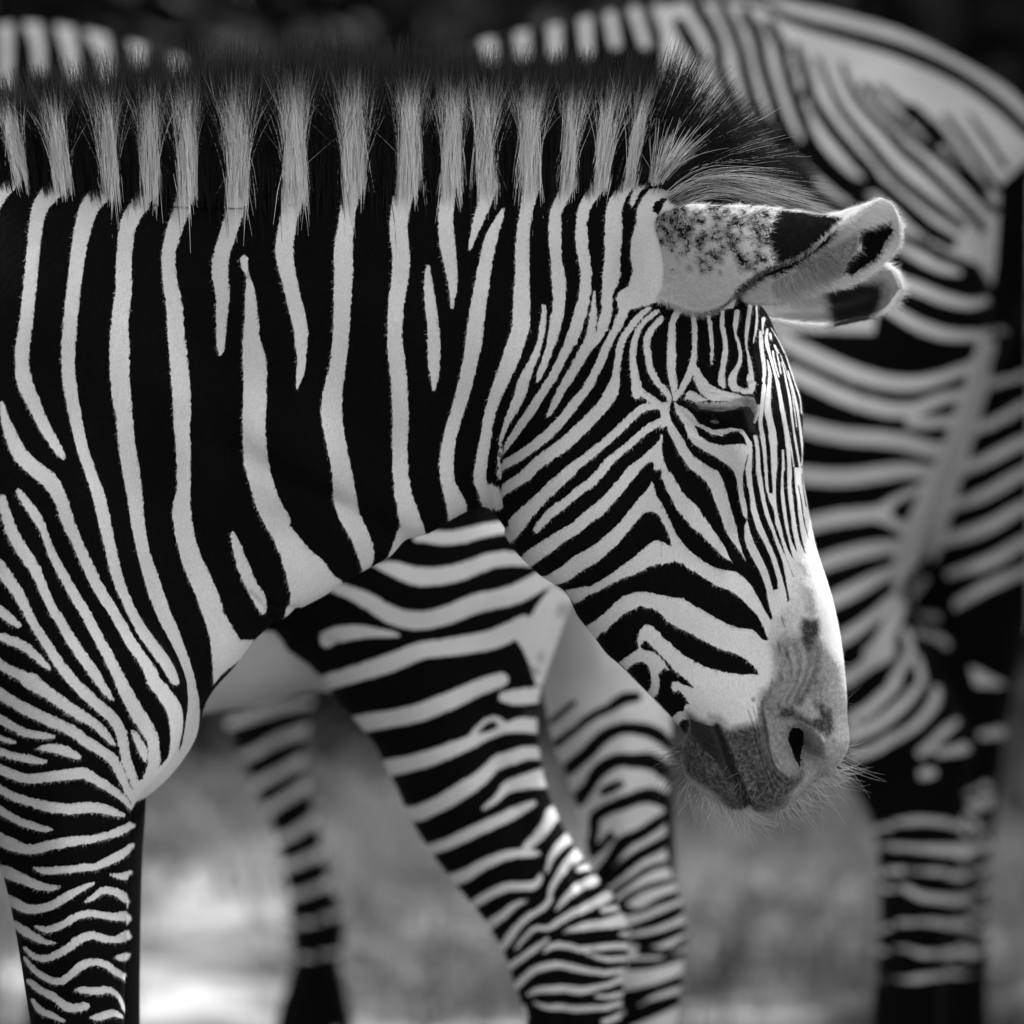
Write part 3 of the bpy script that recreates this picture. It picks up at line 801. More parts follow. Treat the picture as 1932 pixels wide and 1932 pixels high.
BACK = parse('''
WP F0 1250,-60 2100,-60 2100,700 1990,1300 1700,1290 1560,1300 1300,1150 1250,300
K T10 700,250,14 900,200,20 1100,150,26 1300,100,30 1500,60,40 1750,20,45 1932,0,40
K T20 0,0,30 300,0,30 480,40,45 620,110,60 900,190,75 1200,275,85 1500,400,85 1750,560,75 1960,750,70
K T20 -20,130,77 40,240,90 120,370,38
K T20 80,40,77 150,150,77 200,270,70 210,380,64 250,500,70 310,650,77 400,800,77 480,900,70 600,1000,64 740,1090,70 880,1180,77 1000,1240,77
K T20 220,40,58 280,160,64 330,290,64 350,400,70 390,550,70 450,700,77 540,830,77 620,930,77 720,1010,64
K T20 350,70,64 420,200,70 450,350,70 500,520,70 560,700,77 640,830,77 760,930,83 880,1040,77 1000,1130,83 1130,1230,90
K T20 490,130,58 550,250,64 590,420,64 650,600,70 720,780,70 800,900,77 900,1000,77 1000,1060,77 1110,1040,64
K T20 640,260,45 690,400,58 740,570,64 850,740,77 950,860,77 1040,960,83 1100,1040,77 1250,1170,83 1380,1290,90 1520,1370,77
K T20 760,330,36 830,480,41 900,620,51 1000,750,56 1100,870,62 1200,990,62 1330,1100,62 1450,1190,62 1580,1280,51
K T20 900,360,36 950,500,46 1030,620,51 1150,740,56 1260,860,62 1380,960,62 1500,1080,56 1620,1200,56 1700,1300,51
K T20 1020,470,41 1100,580,46 1220,690,51 1330,800,51 1450,880,62 1560,980,56 1660,1090,51 1760,1190,51
K T20 1110,480,36 1230,590,46 1350,720,46 1450,820,41
K T20 1300,600,41 1430,720,46 1530,850,46 1620,970,46 1720,1080,46
K T20 1480,650,36 1600,800,41 1700,950,41 1790,1080,41
K T20 1620,650,30 1730,800,36 1830,950,36
KP T20 1800,1050 1960,900 1960,1950 1720,1800 1770,1500
KP T21 1700,-30 1960,-60 1960,2000 1350,1700 1420,1300 1600,700 1750,200
W T21 1500,760,45 1700,680,60 1932,560,60
W T21 1450,960,40 1700,870,60 1932,740,60
W T21 1400,1150,60 1700,1060,70 1932,930,60
W T21 1500,1320,40 1750,1240,70 1932,1130,60
W T21 1580,530,40 1800,440,50 1932,360,50
W T21 1750,240,40 1932,190,40
W T21 1450,1550,40 1700,1400,60 1932,1300,50
KP T21 1260,1350 1400,1200 1500,1400 1700,2100 900,2300 900,1990 1200,1750 1200,1500
KP T20 1130,1270 1300,1330 1500,1430 1680,1500 1790,1700 1760,2100 1100,2100 1080,1700
KP T21 500,-60 1730,-30 1600,300 1440,680 1300,1000 1210,1230 1190,1500 900,2000 500,2000
W T20 1220,1380,55 1330,1450,60 1450,1510,55 1560,1540,40
W T20 1190,1580,60 1330,1630,65 1480,1690,65 1620,1720,55 1720,1700,40
W T20 1190,1760,60 1330,1840,70 1480,1890,70 1640,1900,55 1740,1880,40
W T21 560,-10,80 700,60,90 850,130,90 1000,190,90 1150,230,85 1300,240,80 1450,210,70 1640,140,60
W T21 600,170,80 750,240,85 900,310,85 1050,360,85 1200,390,85 1330,380,75 1450,330,65 1580,300,60
W T21 1290,460,60 1400,460,60 1530,450,60
W T21 660,480,90 800,515,90 950,540,90 1100,550,90 1250,570,90 1400,610,90 1480,620,80
W T21 660,755,95 800,770,95 950,770,95 1100,750,90 1250,730,85 1400,740,70
W T21 700,1040,90 850,1005,90 1000,985,85 1130,965,80 1180,910,45 1280,860,42 1370,820,42
W T21 1120,990,70 1200,1030,60 1280,1080,60
W T21 740,1275,90 900,1220,90 1050,1180,85 1200,1160,80
W T21 800,1490,85 950,1420,85 1080,1350,75 1190,1300,60
W T21 860,1710,75 1000,1620,70 1100,1540,60 1200,1450,60
W T21 900,1920,60 1050,1830,60 1180,1770,55
WP T21 1680,-20 1780,0 1700,300 1560,640 1420,1000 1350,1200 1220,1400 1190,1450 1200,1200 1300,950 1450,650 1580,300
W T21 1180,1600,50 1260,1480,50 1370,1350,45
W T21 1040,1760,45 1150,1690,45 1230,1560,45
W T21 1260,1640,50 1290,1750,50 1230,1860,50 1180,1950,50
W T21 1340,1540,30 1440,1560,40
W T21 1330,1640,40 1450,1680,45 1500,1720,40
W T21 1330,1800,45 1360,1930,45
W T22 930,220,50 1050,150,60 1150,60,60 1210,0,50
W T22 940,310,60 1100,240,60 1230,140,60 1330,30,50
W T22 950,420,50 1080,380,50 1200,310,50 1320,240,50 1420,120,60 1440,40,50
W T22 1350,400,50 1500,260,50 1550,220,40
W T22 1350,520,50 1410,510,60
W T22 1450,400,40 1600,370,60
W T22 1040,844,16 1100,830,30 1250,790,40 1400,780,40 1580,810,40 1660,796,22
W T22 1040,944,16 1120,930,32 1350,940,40 1580,950,60 1660,936,22
W T22 1040,1094,16 1120,1080,32 1220,1060,35 1350,1060,30 1560,1090,40 1660,1076,22
W T22 1040,1184,16 1120,1170,30 1250,1160,35 1350,1210,40 1550,1230,50 1660,1216,22
W T22 1040,1414,16 1120,1400,28 1200,1370,30 1350,1350,30 1540,1370,40 1660,1356,22
W T22 1040,1534,16 1110,1520,28 1250,1510,30 1400,1540,35 1520,1530,40 1660,1516,22
W T22 1040,1694,16 1100,1680,28 1250,1690,30 1400,1660,40 1520,1650,30 1660,1636,22
W T22 1690,300,40 1800,280,60
W T22 1590,640,20 1740,570,34
W T22 1586,758,20 1735,688,34
W T22 1582,876,20 1730,806,34
W T22 1578,994,20 1725,924,34
W T22 1574,1112,20 1720,1042,34
W T22 1570,1230,20 1715,1160,34
W T22 1566,1348,20 1710,1278,34
W T22 1562,1466,20 1705,1396,34
W T22 1558,1584,20 1700,1514,34
W T22 1620,700,30 1750,640,40
W T22 1580,1000,30 1720,900,40
W T00 30,110,80 35,300,65 30,500,55
W T00 180,130,90 215,250,65 225,400,55
W T00 365,150,100 400,300,75 420,450,60
W T00 545,190,120 590,300,80 610,450,50
W T00 780,230,100 790,350,60
W T00 1000,300,80 1010,400,60
W T10 830,250,90 850,330,70
W T10 1020,180,80 1030,300,80
W T10 1205,150,70 1210,300,70
W T10 1380,110,70 1390,300,60
W T10 1520,80,60 1550,250,60
W T10 1660,60,65 1720,250,60
W T10 1790,50,60 1870,230,60 1932,330,60
W T02 1300,230,50 1480,170,60 1620,130,60 1760,100,60
W T02 1330,440,40 1450,390,46 1580,320,55 1760,260,60
W T02 1420,590,42 1560,520,50 1760,410,60
W T02 1500,740,42 1580,680,50 1780,550,60
W T02 1540,900,42 1650,860,50 1820,750,55
W T02 1570,1050,40 1680,1020,48 1880,940,55
W T02 1590,1220,36 1720,1190,42 1900,1120,46
W T02 1640,1380,30 1780,1350,34 1960,1300,36
W T02 1660,1560,24 1780,1550,28 1960,1520,28
''')

# ------------------------------------------------------------------ helpers for finishing a body
def bumps(q, L):
    """soft swellings and hollows: (x, y, rx, ry, degrees, metres)"""
    d = np.zeros(len(q))
    for x, y, rx, ry, a, amp in L:
        c, s = math.cos(math.radians(a)), math.sin(math.radians(a))
        u = ((q[:, 0] - x) * c + (q[:, 1] - y) * s) / rx
        v = (-(q[:, 0] - x) * s + (q[:, 1] - y) * c) / ry
        r = u * u + v * v
        m = r < 9
        d[m] += amp * np.exp(-r[m])
    return d

def ridges(q, L):
    """folds along lines: (metres, softness, [(x,y),...])"""
    d = np.zeros(len(q))
    for amp, soft, pts in L:
        C = catmull(np.array([(x, y, 0) for x, y in pts], float), 5)
        m = (q[:, 0] > C[:, 0].min() - 3 * soft) & (q[:, 0] < C[:, 0].max() + 3 * soft) & (q[:, 1] > C[:, 1].min() - 3 * soft) & (q[:, 1] < C[:, 1].max() + 3 * soft)
        v = -seg_cap(q[m], C)
        d[m] += amp * np.exp(-(v / soft) ** 2)
    return d

def blobs(q, L, t):
    """bare dark skin: (x, y, rx, ry, degrees, amount)"""
    for x, y, rx, ry, a, amp in L:
        c, s = math.cos(math.radians(a)), math.sin(math.radians(a))
        u = ((q[:, 0] - x) * c + (q[:, 1] - y) * s) / rx
        v = (-(q[:, 0] - x) * s + (q[:, 1] - y) * c) / ry
        w = amp * np.exp(-(u * u + v * v) ** 1.5)
        t[:] = np.maximum(t, w) if amp > 0 else np.maximum(0, t + w)
    return t

def tpoly(q, L, t):
    """bare dark skin areas and painted-in shade: (frame, amount, softness, points)"""
    for fr, amt, soft, pts in L:
        ox, oy, k = FR[fr]
        P = np.array(pts, float) * k + np.array([ox, oy])
        m = (q[:, 0] > P[:, 0].min() - soft) & (q[:, 0] < P[:, 0].max() + soft) & (q[:, 1] > P[:, 1].min() - soft) & (q[:, 1] < P[:, 1].max() + soft)
        f = np.clip(.5 + poly_sd(q[m], P) / (2 * soft), 0, 1)
        f = f * f * (3 - 2 * f)
        t[m] = t[m] * (1 - f) + amt * f
    return t

def wild_stripes(q, P, s, m, ground_legs=True):
    """plain striping for hide that lies outside the traced markings"""
    x, y = q[:, 0], q[:, 1]
    wob = 14 * np.sin(y / 130.0 + x / 310.0) + 9 * np.sin(y / 57.0)
    a = 11 * np.sin(2 * math.pi * (x + wob) / 78.0) - 2
    b = 9 * np.sin(2 * math.pi * (y + 8 * np.sin(x / 40.0)) / 46.0) - 1
    legs = P[:, 2] < 0.72
    s[m] = np.where(legs, b, a)[m]
    return s

LEG_F = [(40, 1150), (250, 1150), (330, 1300), (320, 1420), (262, 1500), (247, 1528), (245, 1560), (245, 1610), (240, 1680), (238, 1750), (236, 1830), (235, 1932),
         (236, 2100), (245, 2200), (243, 2280), (215, 2380), (205, 2500), (203, 2740), (225, 2820), (213, 2900), (250, 3010), (255, 3060), (115, 3060), (120, 2940), (105, 2850), (122, 2760),
         (122, 2500), (112, 2380), (85, 2260), (88, 2130), (72, 2000), (57, 1921), (28, 1741), (0, 1621), (-30, 1520), (-80, 1400), (-60, 1250)]
LEG_H = [(100, 1250, .075), (120, 1450, .066), (120, 1700, .056), (140, 2000, .046), (165, 2240, .042), (165, 2500, .026), (165, 2740, .028), (170, 2840, .034), (170, 3040, .05)]
LEG_R = [(100, 1250, .10), (120, 1450, .085), (120, 1700, .055), (140, 2000, .042), (165, 2240, .038), (165, 2500, .021), (165, 2740, .024), (170, 2840, .028), (170, 3040, .03)]

def xz_of(L, Y):
    return on_plane(L, Y)[:, [0, 2]]

def ctrl_xz(L, Y, dx=0.0):
    L = np.asarray(L, float)
    p = xz_of(L[:, :2], Y)
    return [(a + dx, b, c) for (a, b), c in zip(p, L[:, 2])]

# a hind leg in metres (x back is +, toe towards -x), z above ground, for hidden or out-of-frame legs
HL = [(-.16, 1.0), (.18, 1.0), (.17, .82), (.10, .70), (.115, .60), (.105, .52), (.075, .46), (.06, .36), (.055, .20), (.07, .14), (.03, .08), (.035, .0), (-.075, .0), (-.055, .07),
      (-.03, .14), (-.012, .20), (-.015, .38), (-.025, .50), (-.06, .62), (-.13, .74), (-.19, .88)]
HLH = [(0, .95, .10), (0, .8, .075), (.03, .65, .05), (.06, .55, .042), (.03, .3, .027), (.02, .14, .032), (-.02, .02, .045)]
HLR = [(0, .95, .12), (0, .8, .10), (.03, .65, .055), (.06, .55, .045), (.03, .3, .026), (.02, .14, .03), (-.02, .02, .03)]
# a foreleg
FL = [(-.10, 1.0), (.12, 1.0), (.10, .85), (.06, .72), (.045, .58), (.05, .46), (.035, .38), (.03, .2), (.045, .14), (.02, .08), (.03, 0), (-.07, 0), (-.05, .07), (-.035, .14), (-.025, .2), (-.03, .38), (-.05, .45), (-.05, .56), (-.07, .72), (-.12, .85)]
FLH = [(0, .95, .085), (0, .8, .065), (0, .6, .046), (0, .45, .04), (0, .3, .025), (0, .14, .03), (-.02, .02, .045)]
FLR = [(0, .95, .09), (0, .8, .075), (0, .6, .045), (0, .45, .04), (0, .3, .024), (0, .14, .028), (-.02, .02, .03)]

def leg(kind, x, Y, flip=1, scale=1.0):
    o, h, r = (HL, HLH, HLR) if kind == 'hind' else (FL, FLH, FLR)
    f = lambda L: [(x + flip * a[0] * scale, a[1] * scale) + tuple(a[2:]) for a in L]
    o = f(o)
    return Part(None, Y, f(h), f(r), xz=o if flip == 1 else o[::-1])

def add_hoof(parent, x, Y, flip=1, w=.048):
    ang = np.linspace(0, 2 * math.pi, 20, endpoint=False)
    rings = []
    for z, k, sh in ((0.0, 1.0, 0.0), (0.012, 0.99, .002), (0.045, .84, .014), (0.062, .70, .02), (.07, .5, .02)):
        rings.append(np.stack([x + flip * (-.022 + sh + -0.068 * k * np.cos(ang)), Y + w * 1.1 * k * np.sin(ang), np.full(20, z)], 1))
    V = np.vstack(rings)
    F = []
    for a in range(4):
        for b in range(20):
            c = (b + 1) % 20
            F.append((a * 20 + b, a * 20 + c, a * 20 + 20 + c, a * 20 + 20 + b))
    return link_mesh('hoof', V, np.array(F), M_HOOF, parent)

def add_tail(parent, x, Y, z, flip=1, n=260):
    k = 7
    P = np.zeros((n, k, 3))
    u = np.linspace(0, 1, k)
    ra = RNG.uniform(0, 2 * math.pi, n)
    rr = RNG.uniform(0, 1, n) ** .5
    for i in range(k):
        sp = .018 if u[i] < .55 else .018 + .05 * (u[i] - .55)
        P[:, i, 0] = x + flip * (.05 * math.sin(u[i] * 2.2)) + sp * rr * np.cos(ra)
        P[:, i, 1] = Y + sp * rr * np.sin(ra)
        P[:, i, 2] = z - .72 * u[i] ** 1.1 * (0.9 + .15 * rr)
    val = np.where((np.arange(k)[None] < 4) & (RNG.random((n, 1)) < .55), .8, 0.0) * np.ones((n, k))
    V, F, A = strands(P, np.full(n, .0018), val)
    return link_mesh('tail', V, F, M_HAIR, parent, {'tone': A})

# ================================================================== the front zebra
ZF = root('zebra', (float(on_plane([(-300, 3060)], 0)[0][0]), 0, 0), 'zebra in front with lowered striped head, upright mane and ears laid forward', 'zebra')

TRUNK = [(-2600, 700), (-2550, 480), (-2350, 370), (-2000, 330), (-1600, 370), (-1200, 385), (-800, 370), (-450, 320), (-200, 310), (0, 325), (120, 345), (280, 357), (445, 363), (660, 355), (850, 347),
         (1005, 343), (1135, 337), (1230, 338), (1290, 375), (1330, 440), (1330, 540), (1300, 640), (1230, 760), (1100, 860), (1010, 905), (945, 935), (931, 944), (877, 961), (837, 981), (801, 1004), (767, 1029),
         (724, 1056), (687, 1076), (651, 1097), (617, 1121), (573, 1144), (533, 1167), (510, 1181), (480, 1207), (445, 1255), (410, 1290), (388, 1318), (373, 1355), (367, 1388), (343, 1428), (317, 1461), (290, 1488),
         (250, 1518), (150, 1560), (-100, 1590), (-400, 1640), (-1000, 1660), (-1500, 1640), (-1900, 1540), (-2200, 1400), (-2450, 1150), (-2580, 900)]
TRUNK_H = [(1250, 450, .055), (1100, 600, .068), (900, 650, .078), (700, 700, .088), (500, 760, .10), (300, 850, .125), (150, 1000, .16), (0, 1000, .19), (-300, 1000, .25), (-900, 1000, .30), (-1500, 1000, .30), (-2100, 900, .27), (-2500, 800, .15), (330, 1350, .12), (500, 1050, .085), (750, 900, .075), (900, 850, .065)]
TRUNK_R = [(1250, 450, .07), (900, 650, .14), (500, 760, .19), (150, 1000, .22), (-300, 1000, .28), (-1500, 1000, .3), (-2500, 800, .15), (330, 1400, .09)]
HEAD = [(1250, 440), (1330, 480), (1410, 545), (1448, 593), (1464, 630), (1481, 667), (1489, 693), (1503, 730), (1513, 763), (1514, 797), (1515, 847), (1513, 885), (1518, 919), (1528, 977), (1539, 1030), (1556, 1082),
        (1570, 1127), (1580, 1170), (1588, 1216), (1593, 1257), (1598, 1316), (1598, 1357), (1602, 1394), (1595, 1421), (1570, 1451), (1528, 1480), (1495, 1512), (1465, 1533), (1435, 1533), (1418, 1527), (1400, 1531),
        (1383, 1529), (1362, 1520), (1328, 1499), (1300, 1475), (1287, 1452), (1284, 1429), (1289, 1407), (1295, 1387), (1268, 1354), (1221, 1306), (1181, 1265), (1168, 1251), (1148, 1237), (1125, 1207), (1106, 1182),
        (1092, 1167), (1084, 1152), (1076, 1132), (1067, 1115), (1049, 1102), (1026, 1085), (1009, 1067), (989, 1045), (971, 1022), (957, 994), (949, 972), (942, 939), (940, 900), (943, 840), (958, 790), (1000, 720), (1080, 600), (1150, 480)]
HEAD_H = [(1380, 780, .094), (1200, 700, .086), (1080, 880, .082), (1000, 900, .074), (1350, 950, .076), (1250, 1050, .064), (1120, 1080, .058), (1450, 1100, .056), (1300, 1200, .052), (1500, 1250, .047), (1535, 1390, .050), (1420, 1430, .052), (1330, 1450, .044), (1400, 600, .075), (1250, 520, .066)]
HEAD_R = [(1350, 800, .075), (1050, 900, .055), (1150, 750, .07), (1400, 1000, .07), (1500, 1150, .05), (1250, 1150, .05), (1500, 1350, .045), (1400, 1450, .04)]

Yn, Yf = -0.125, 0.125
leg_xz = xz_of(LEG_F, Yn)
parts = [Part(TRUNK, 0.0, TRUNK_H, TRUNK_R),
         Part(HEAD, -0.02, HEAD_H, HEAD_R, soft=1),
         Part(LEG_F, Yn, LEG_H, LEG_R, soft=1),
         Part(None, Yf, ctrl_xz(LEG_H, Yn), ctrl_xz(LEG_R, Yn), xz=leg_xz, soft=1),
         leg('hind', -1.56, -.14, -1, 1.05), leg('hind', -1.72, .14, -1, 1.05)]
bodyF = Body(parts, 0.022)
V, T = bodyF.mesh(0.009)
V = bodyF.snap(V, 3)
q = drawing(V)
def in_frame(q, pad=40):
    return (q[:, 0] > -pad) & (q[:, 0] < 1932 + pad) & (q[:, 1] > -pad) & (q[:, 1] < 1932 + pad)
nearY = lambda V: V[:, 1] < 0.06
for lev in range(3):
    q = drawing(V)
    m = in_frame(q) & nearY(V)
    if lev == 2:
        m = (q[:, 0] > 1235) & (q[:, 0] < 1640) & (q[:, 1] > 540) & (q[:, 1] < 1545) & (V[:, 1] < 0.03)
    V, T, _ = refine(V, T, m)
    V = bodyF.snap(V, 1 if lev else 2)
NV = vnormals(V, T)
q = drawing(V)
DISP = bumps(q, [
    (1070, 880, 110, 130, 20, .010), (1180, 800, 70, 200, 35, .004), (1330, 740, 110, 60, -8, .010), (1345, 795, 62, 26, 12, -.013), (1345, 764, 60, 16, 8, .006), (1330, 822, 60, 14, 14, .004),
    (1410, 745, 22, 30, 0, .006), (1200, 620, 60, 60, 0, -.004), (1250, 470, 70, 90, 0, .020), (1380, 1010, 120, 40, 60, -.006), (1330, 1180, 100, 60, 40, .004),
    (1518, 1400, 50, 62, -25, .007), (1513, 1410, 21, 39, -22, -.036), (1528, 1432, 18, 20, -22, -.016), (1430, 1440, 50, 80, -25, .004), (1330, 1440, 40, 50, -20, .003), (1400, 1340, 60, 40, 10, .003),
    (1110, 1090, 90, 40, 50, -.005), (990, 1000, 40, 90, -20, .003),
    (500, 820, 330, 70, 28, .013), (650, 960, 240, 26, 28, -.010), (300, 700, 150, 320, 12, -.014), (130, 900, 120, 380, 8, .016), (640, 620, 200, 60, -12, .006), (420, 560, 120, 150, 30, -.006), (560, 1010, 60, 40, 30, -.006), (60, 1280, 150, 120, 20, .010), (900, 640, 170, 90, 10, .006), (760, 500, 360, 50, 2, -.005),
    (190, 1380, 70, 90, 30, -.010), (300, 1330, 60, 110, 10, .012), (120, 1640, 40, 150, -3, .006), (200, 1650, 22, 130, 0, -.005), (1120, 700, 60, 150, 35, -.006)])
DISP += ridges(q, [
    (-.0075, 6.0, [(1352, 1372), (1362, 1396), (1378, 1440), (1400, 1490), (1414, 1528)]),
    (.003, 9.0, [(1362, 1376), (1374, 1400), (1392, 1444), (1412, 1488)]),
    (.005, 24.0, [(1395, 830), (1410, 900), (1400, 980), (1370, 1060)]),
    (-.003, 5.0, [(1290, 755), (1330, 748), (1370, 757), (1400, 762)]),
    (-.0016, 3.2, [(1398, 742), (1415, 735), (1422, 745)]), (-.0014, 2.6, [(1396, 728), (1412, 722), (1424, 732)]), (.0018, 4.0, [(1400, 736), (1416, 728)]),
    (-.003, 5.0, [(1290, 800), (1330, 826), (1365, 828), (1395, 815)]),
    (.0022, 3.5, [(1438, 1335), (1448, 1372), (1452, 1410), (1464, 1444), (1484, 1462)]), (-.002, 3.0, [(1432, 1340), (1442, 1380), (1446, 1415), (1458, 1450)]), (.002, 3.0, [(1452, 1372), (1456, 1408), (1470, 1440)]),
    (-.0022, 4.0, [(1470, 1275), (1452, 1300), (1436, 1330), (1432, 1360)]), (.003, 5.0, [(1492, 1370), (1510, 1366), (1532, 1378), (1548, 1400), (1552, 1424)]),
    (-.0015, 3.0, [(1545, 1300), (1550, 1340), (1546, 1370)]), (-.002, 4.0, [(1500, 1490), (1530, 1462), (1555, 1432), (1570, 1400)]),
    (-.005, 7.0, [(945, 845), (943, 900), (947, 950), (960, 990)]),
    (-.003, 6.0, [(520, 1180), (500, 1150), (470, 1120)]), (-.003, 7.0, [(560, 1150), (530, 1150), (505, 1135)])])
wr = []
for k in range(8):
    sg = -.0013 if k % 2 else .0012
    wr.append((sg, 2.6, [(1440 - 4.2 * k, 1322 + 3 * k), (1446 - 3.6 * k, 1372), (1452 - 3.2 * k, 1412), (1464 - 3 * k, 1446 + k), (1484 - 4 * k, 1466 + 3 * k)]))
for k in range(6):                                   # creases at the corner of the mouth
    wr.append((-.0014 if k % 2 else .0010, 2.4, [(1322 + 3 * k, 1376 + 8 * k), (1334 + 3 * k, 1390 + 8 * k), (1350 + 3 * k, 1392 + 8 * k), (1362 + 2 * k, 1384 + 8 * k)]))
for k in range(7):                                   # folds over the nose
    wr.append((-.0012 if k % 2 else .0010, 2.8, [(1470 + 9 * k, 1330 - 4 * k), (1488 + 9 * k, 1300 - 6 * k), (1496 + 9 * k, 1262 - 8 * k), (1488 + 8 * k, 1225 - 6 * k)]))
for k in range(9):                                   # lip creases
    wr.append((-.0010, 2.2, [(1372 + 5 * k, 1400 + 14 * k), (1392 + 5 * k, 1396 + 13 * k), (1412 + 4 * k, 1400 + 11 * k)]))
for k in range(5):                                   # folds of the upper eyelid and brow
    wr.append((-.0010 if k % 2 else .0008, 2.0, [(1290, 750 - 3 * k), (1325, 745 - 3.4 * k), (1362, 752 - 4 * k), (1402, 752 - 5 * k)]))
DISP += ridges(q, wr)
V2 = V + NV * DISP[:, None]
s = np.full(len(V), -12.0)
s = paint(q, FRONT, s)
off = (q[:, 0] < -25) | (q[:, 1] > 1955)
wild_stripes(q, V2, s, off)
tone = np.zeros(len(V))
tone = tpoly(q, [
    ('E6', .66, 14, [(640, 560), (1000, 500), (1500, 400), (1680, 800), (1680, 1200), (1450, 1550), (900, 1990), (500, 1990), (620, 1000)]),
    ('E4', .26, 16, [(1500, 1000), (1640, 1080), (1720, 1500), (1800, 1950), (1200, 1950), (1250, 1700), (1480, 1500)]),
    ('E6', .64, 14, [(760, 60), (900, -60), (1300, -40), (1450, 150), (1560, 300), (1600, 700), (1600, 1000), (1300, 1000), (900, 900), (700, 700), (760, 450), (800, 300)]),
    ('E6', .78, 12, [(1100, 0), (1300, 30), (1330, 330), (1350, 560), (1150, 640), (1000, 700), (1200, 420), (1200, 200)]),
    ('E6', .74, 9, [(640, 640), (740, 600), (860, 700), (760, 900), (720, 1100), (620, 1050), (620, 850)]),
    ('E6', .90, 13, [(-190, 800), (-60, 880), (60, 930), (150, 905), (300, 985), (480, 950), (600, 930), (680, 1030), (700, 1230), (800, 1450), (950, 1520), (1150, 1490), (1120, 1620), (960, 1760), (900, 1880), (560, 1960), (200, 1960), (-50, 1750), (-240, 1500), (-280, 1250), (-210, 1000)]),
    ('E6', .5, 10, [(-260, 1480), (-50, 1620), (150, 1770), (300, 1960), (0, 1960), (-300, 1700)]),
    ('E6', 1.1, 4, [(-150, 900), (0, 960), (150, 1000), (230, 1250), (360, 1550), (480, 1750), (540, 1930), (440, 1880), (300, 1600), (150, 1350), (0, 1200), (-130, 1050)]),
    ('E6', .70, 8, [(800, 960), (950, 900), (1100, 950), (1000, 1150), (1000, 1350), (880, 1330), (800, 1180)]),
    ('E6', .92, 8, [(850, 740), (950, 760), (1100, 650), (1300, 700), (1450, 800), (1460, 1050), (1400, 1100), (1250, 1020), (1130, 940), (1000, 880), (900, 900), (830, 880)]),
    ('E6', .52, 8, [(1000, 730), (1090, 740), (1180, 640), (1260, 760), (1300, 860), (1200, 900), (1050, 820)]),
    ('E6', .62, 7, [(1380, 1130), (1560, 900), (1620, 1100), (1500, 1350), (1200, 1620), (1000, 1800), (960, 1740), (1150, 1560), (1330, 1350)]),
    ('E6', .72, 4, [(1150, 1030), (1260, 1080), (1350, 1170), (1340, 1290), (1250, 1400), (1180, 1420), (1180, 1200)]),
    ('E6', 0, 2, [(960, 1060), (1010, 995), (1070, 1000), (1140, 1060), (1180, 1220), (1240, 1330), (1200, 1430), (1110, 1480), (1040, 1340), (960, 1180)]),  # nostril hole: skin tone cleared, its recess shade is painted black
    ('E4', .95, 8, [(1600, 1680), (1680, 1690), (1780, 1690), (1800, 1830), (1760, 1900), (1680, 2050), (1610, 1950), (1570, 1800)]),
    ('E4', .45, 7, [(1540, 1050), (1620, 1060), (1680, 1200), (1620, 1190)]), ('E4', .5, 8, [(1600, 1320), (1720, 1350), (1760, 1600), (1700, 1700), (1640, 1600)]),
    ('E4', .6, 2, [(1350, 1640), (1400, 1700), (1400, 1790), (1370, 1740)]), ('E6', .85, 2, [(830, 0), (870, 70), (870, 150), (840, 110)]), ('E6', .85, 2, [(905, 60), (950, 140), (965, 250), (930, 190)]),
    ('E6', .8, 2, [(770, 430), (785, 480), (750, 600), (735, 570)]), ('E6', .75, 2, [(890, 400), (900, 460), (870, 500), (855, 460)]), ('E6', .6, 2, [(530, 650), (580, 640), (580, 690), (540, 700)]),
    ('E6', .45, 9, [(50, 820), (200, 840), (280, 960), (150, 920), (60, 900)]),
    ('E2', .50, 4, [(260, 1140), (400, 1178), (560, 1172), (750, 1165), (880, 1120), (1000, 1145), (1060, 1250), (1050, 1400), (900, 1240), (640, 1260), (420, 1260)]),  # upper lid: soft shading painted as tone, darker downwards
    ('E2', .9, 7, [(300, 1190), (420, 1225), (640, 1240), (850, 1225), (960, 1220), (1020, 1300), (1020, 1420), (900, 1260), (640, 1280), (420, 1270)]),
    ('E2', .8, 9, [(900, 1130), (1010, 1160), (1060, 1260), (1060, 1400), (1090, 1530), (1000, 1500), (950, 1350), (900, 1250)]),  # soft shade painted at the right end of the eye
    ('E2', .30, 3, [(200, 1230), (330, 1330), (420, 1430), (560, 1490), (700, 1520), (880, 1470), (930, 1500), (880, 1530), (690, 1560), (480, 1480), (330, 1420)]),
    ('E4', .10, 6, [(200, 250), (330, 330), (370, 450), (280, 460), (210, 350)])], tone)
tone[V[:, 2] < 0.06] = 1.0
EDGE = 1 - .78 * np.clip((q[:, 0] - 1330) / 90, 0, 1) * np.clip((1220 - q[:, 1]) / 60, 0, 1)
bodyF_ob = link_mesh('body', V2, T, M_COAT, ZF, {'stripe': s, 'tone': tone, 'edge': EDGE})
print('front body', len(V), len(T))

for x, y, fl in ((float(leg_xz[24][0]) - .03, Yn, -1), (float(leg_xz[24][0]) - .03, Yf, -1), (-1.56, -.14, -1), (-1.72, .14, -1)):
    add_hoof(ZF, x + .03, y, fl)
add_tail(ZF, float(on_plane([(-2590, 700)], 0)[0][0]), 0, 1.2, -1)

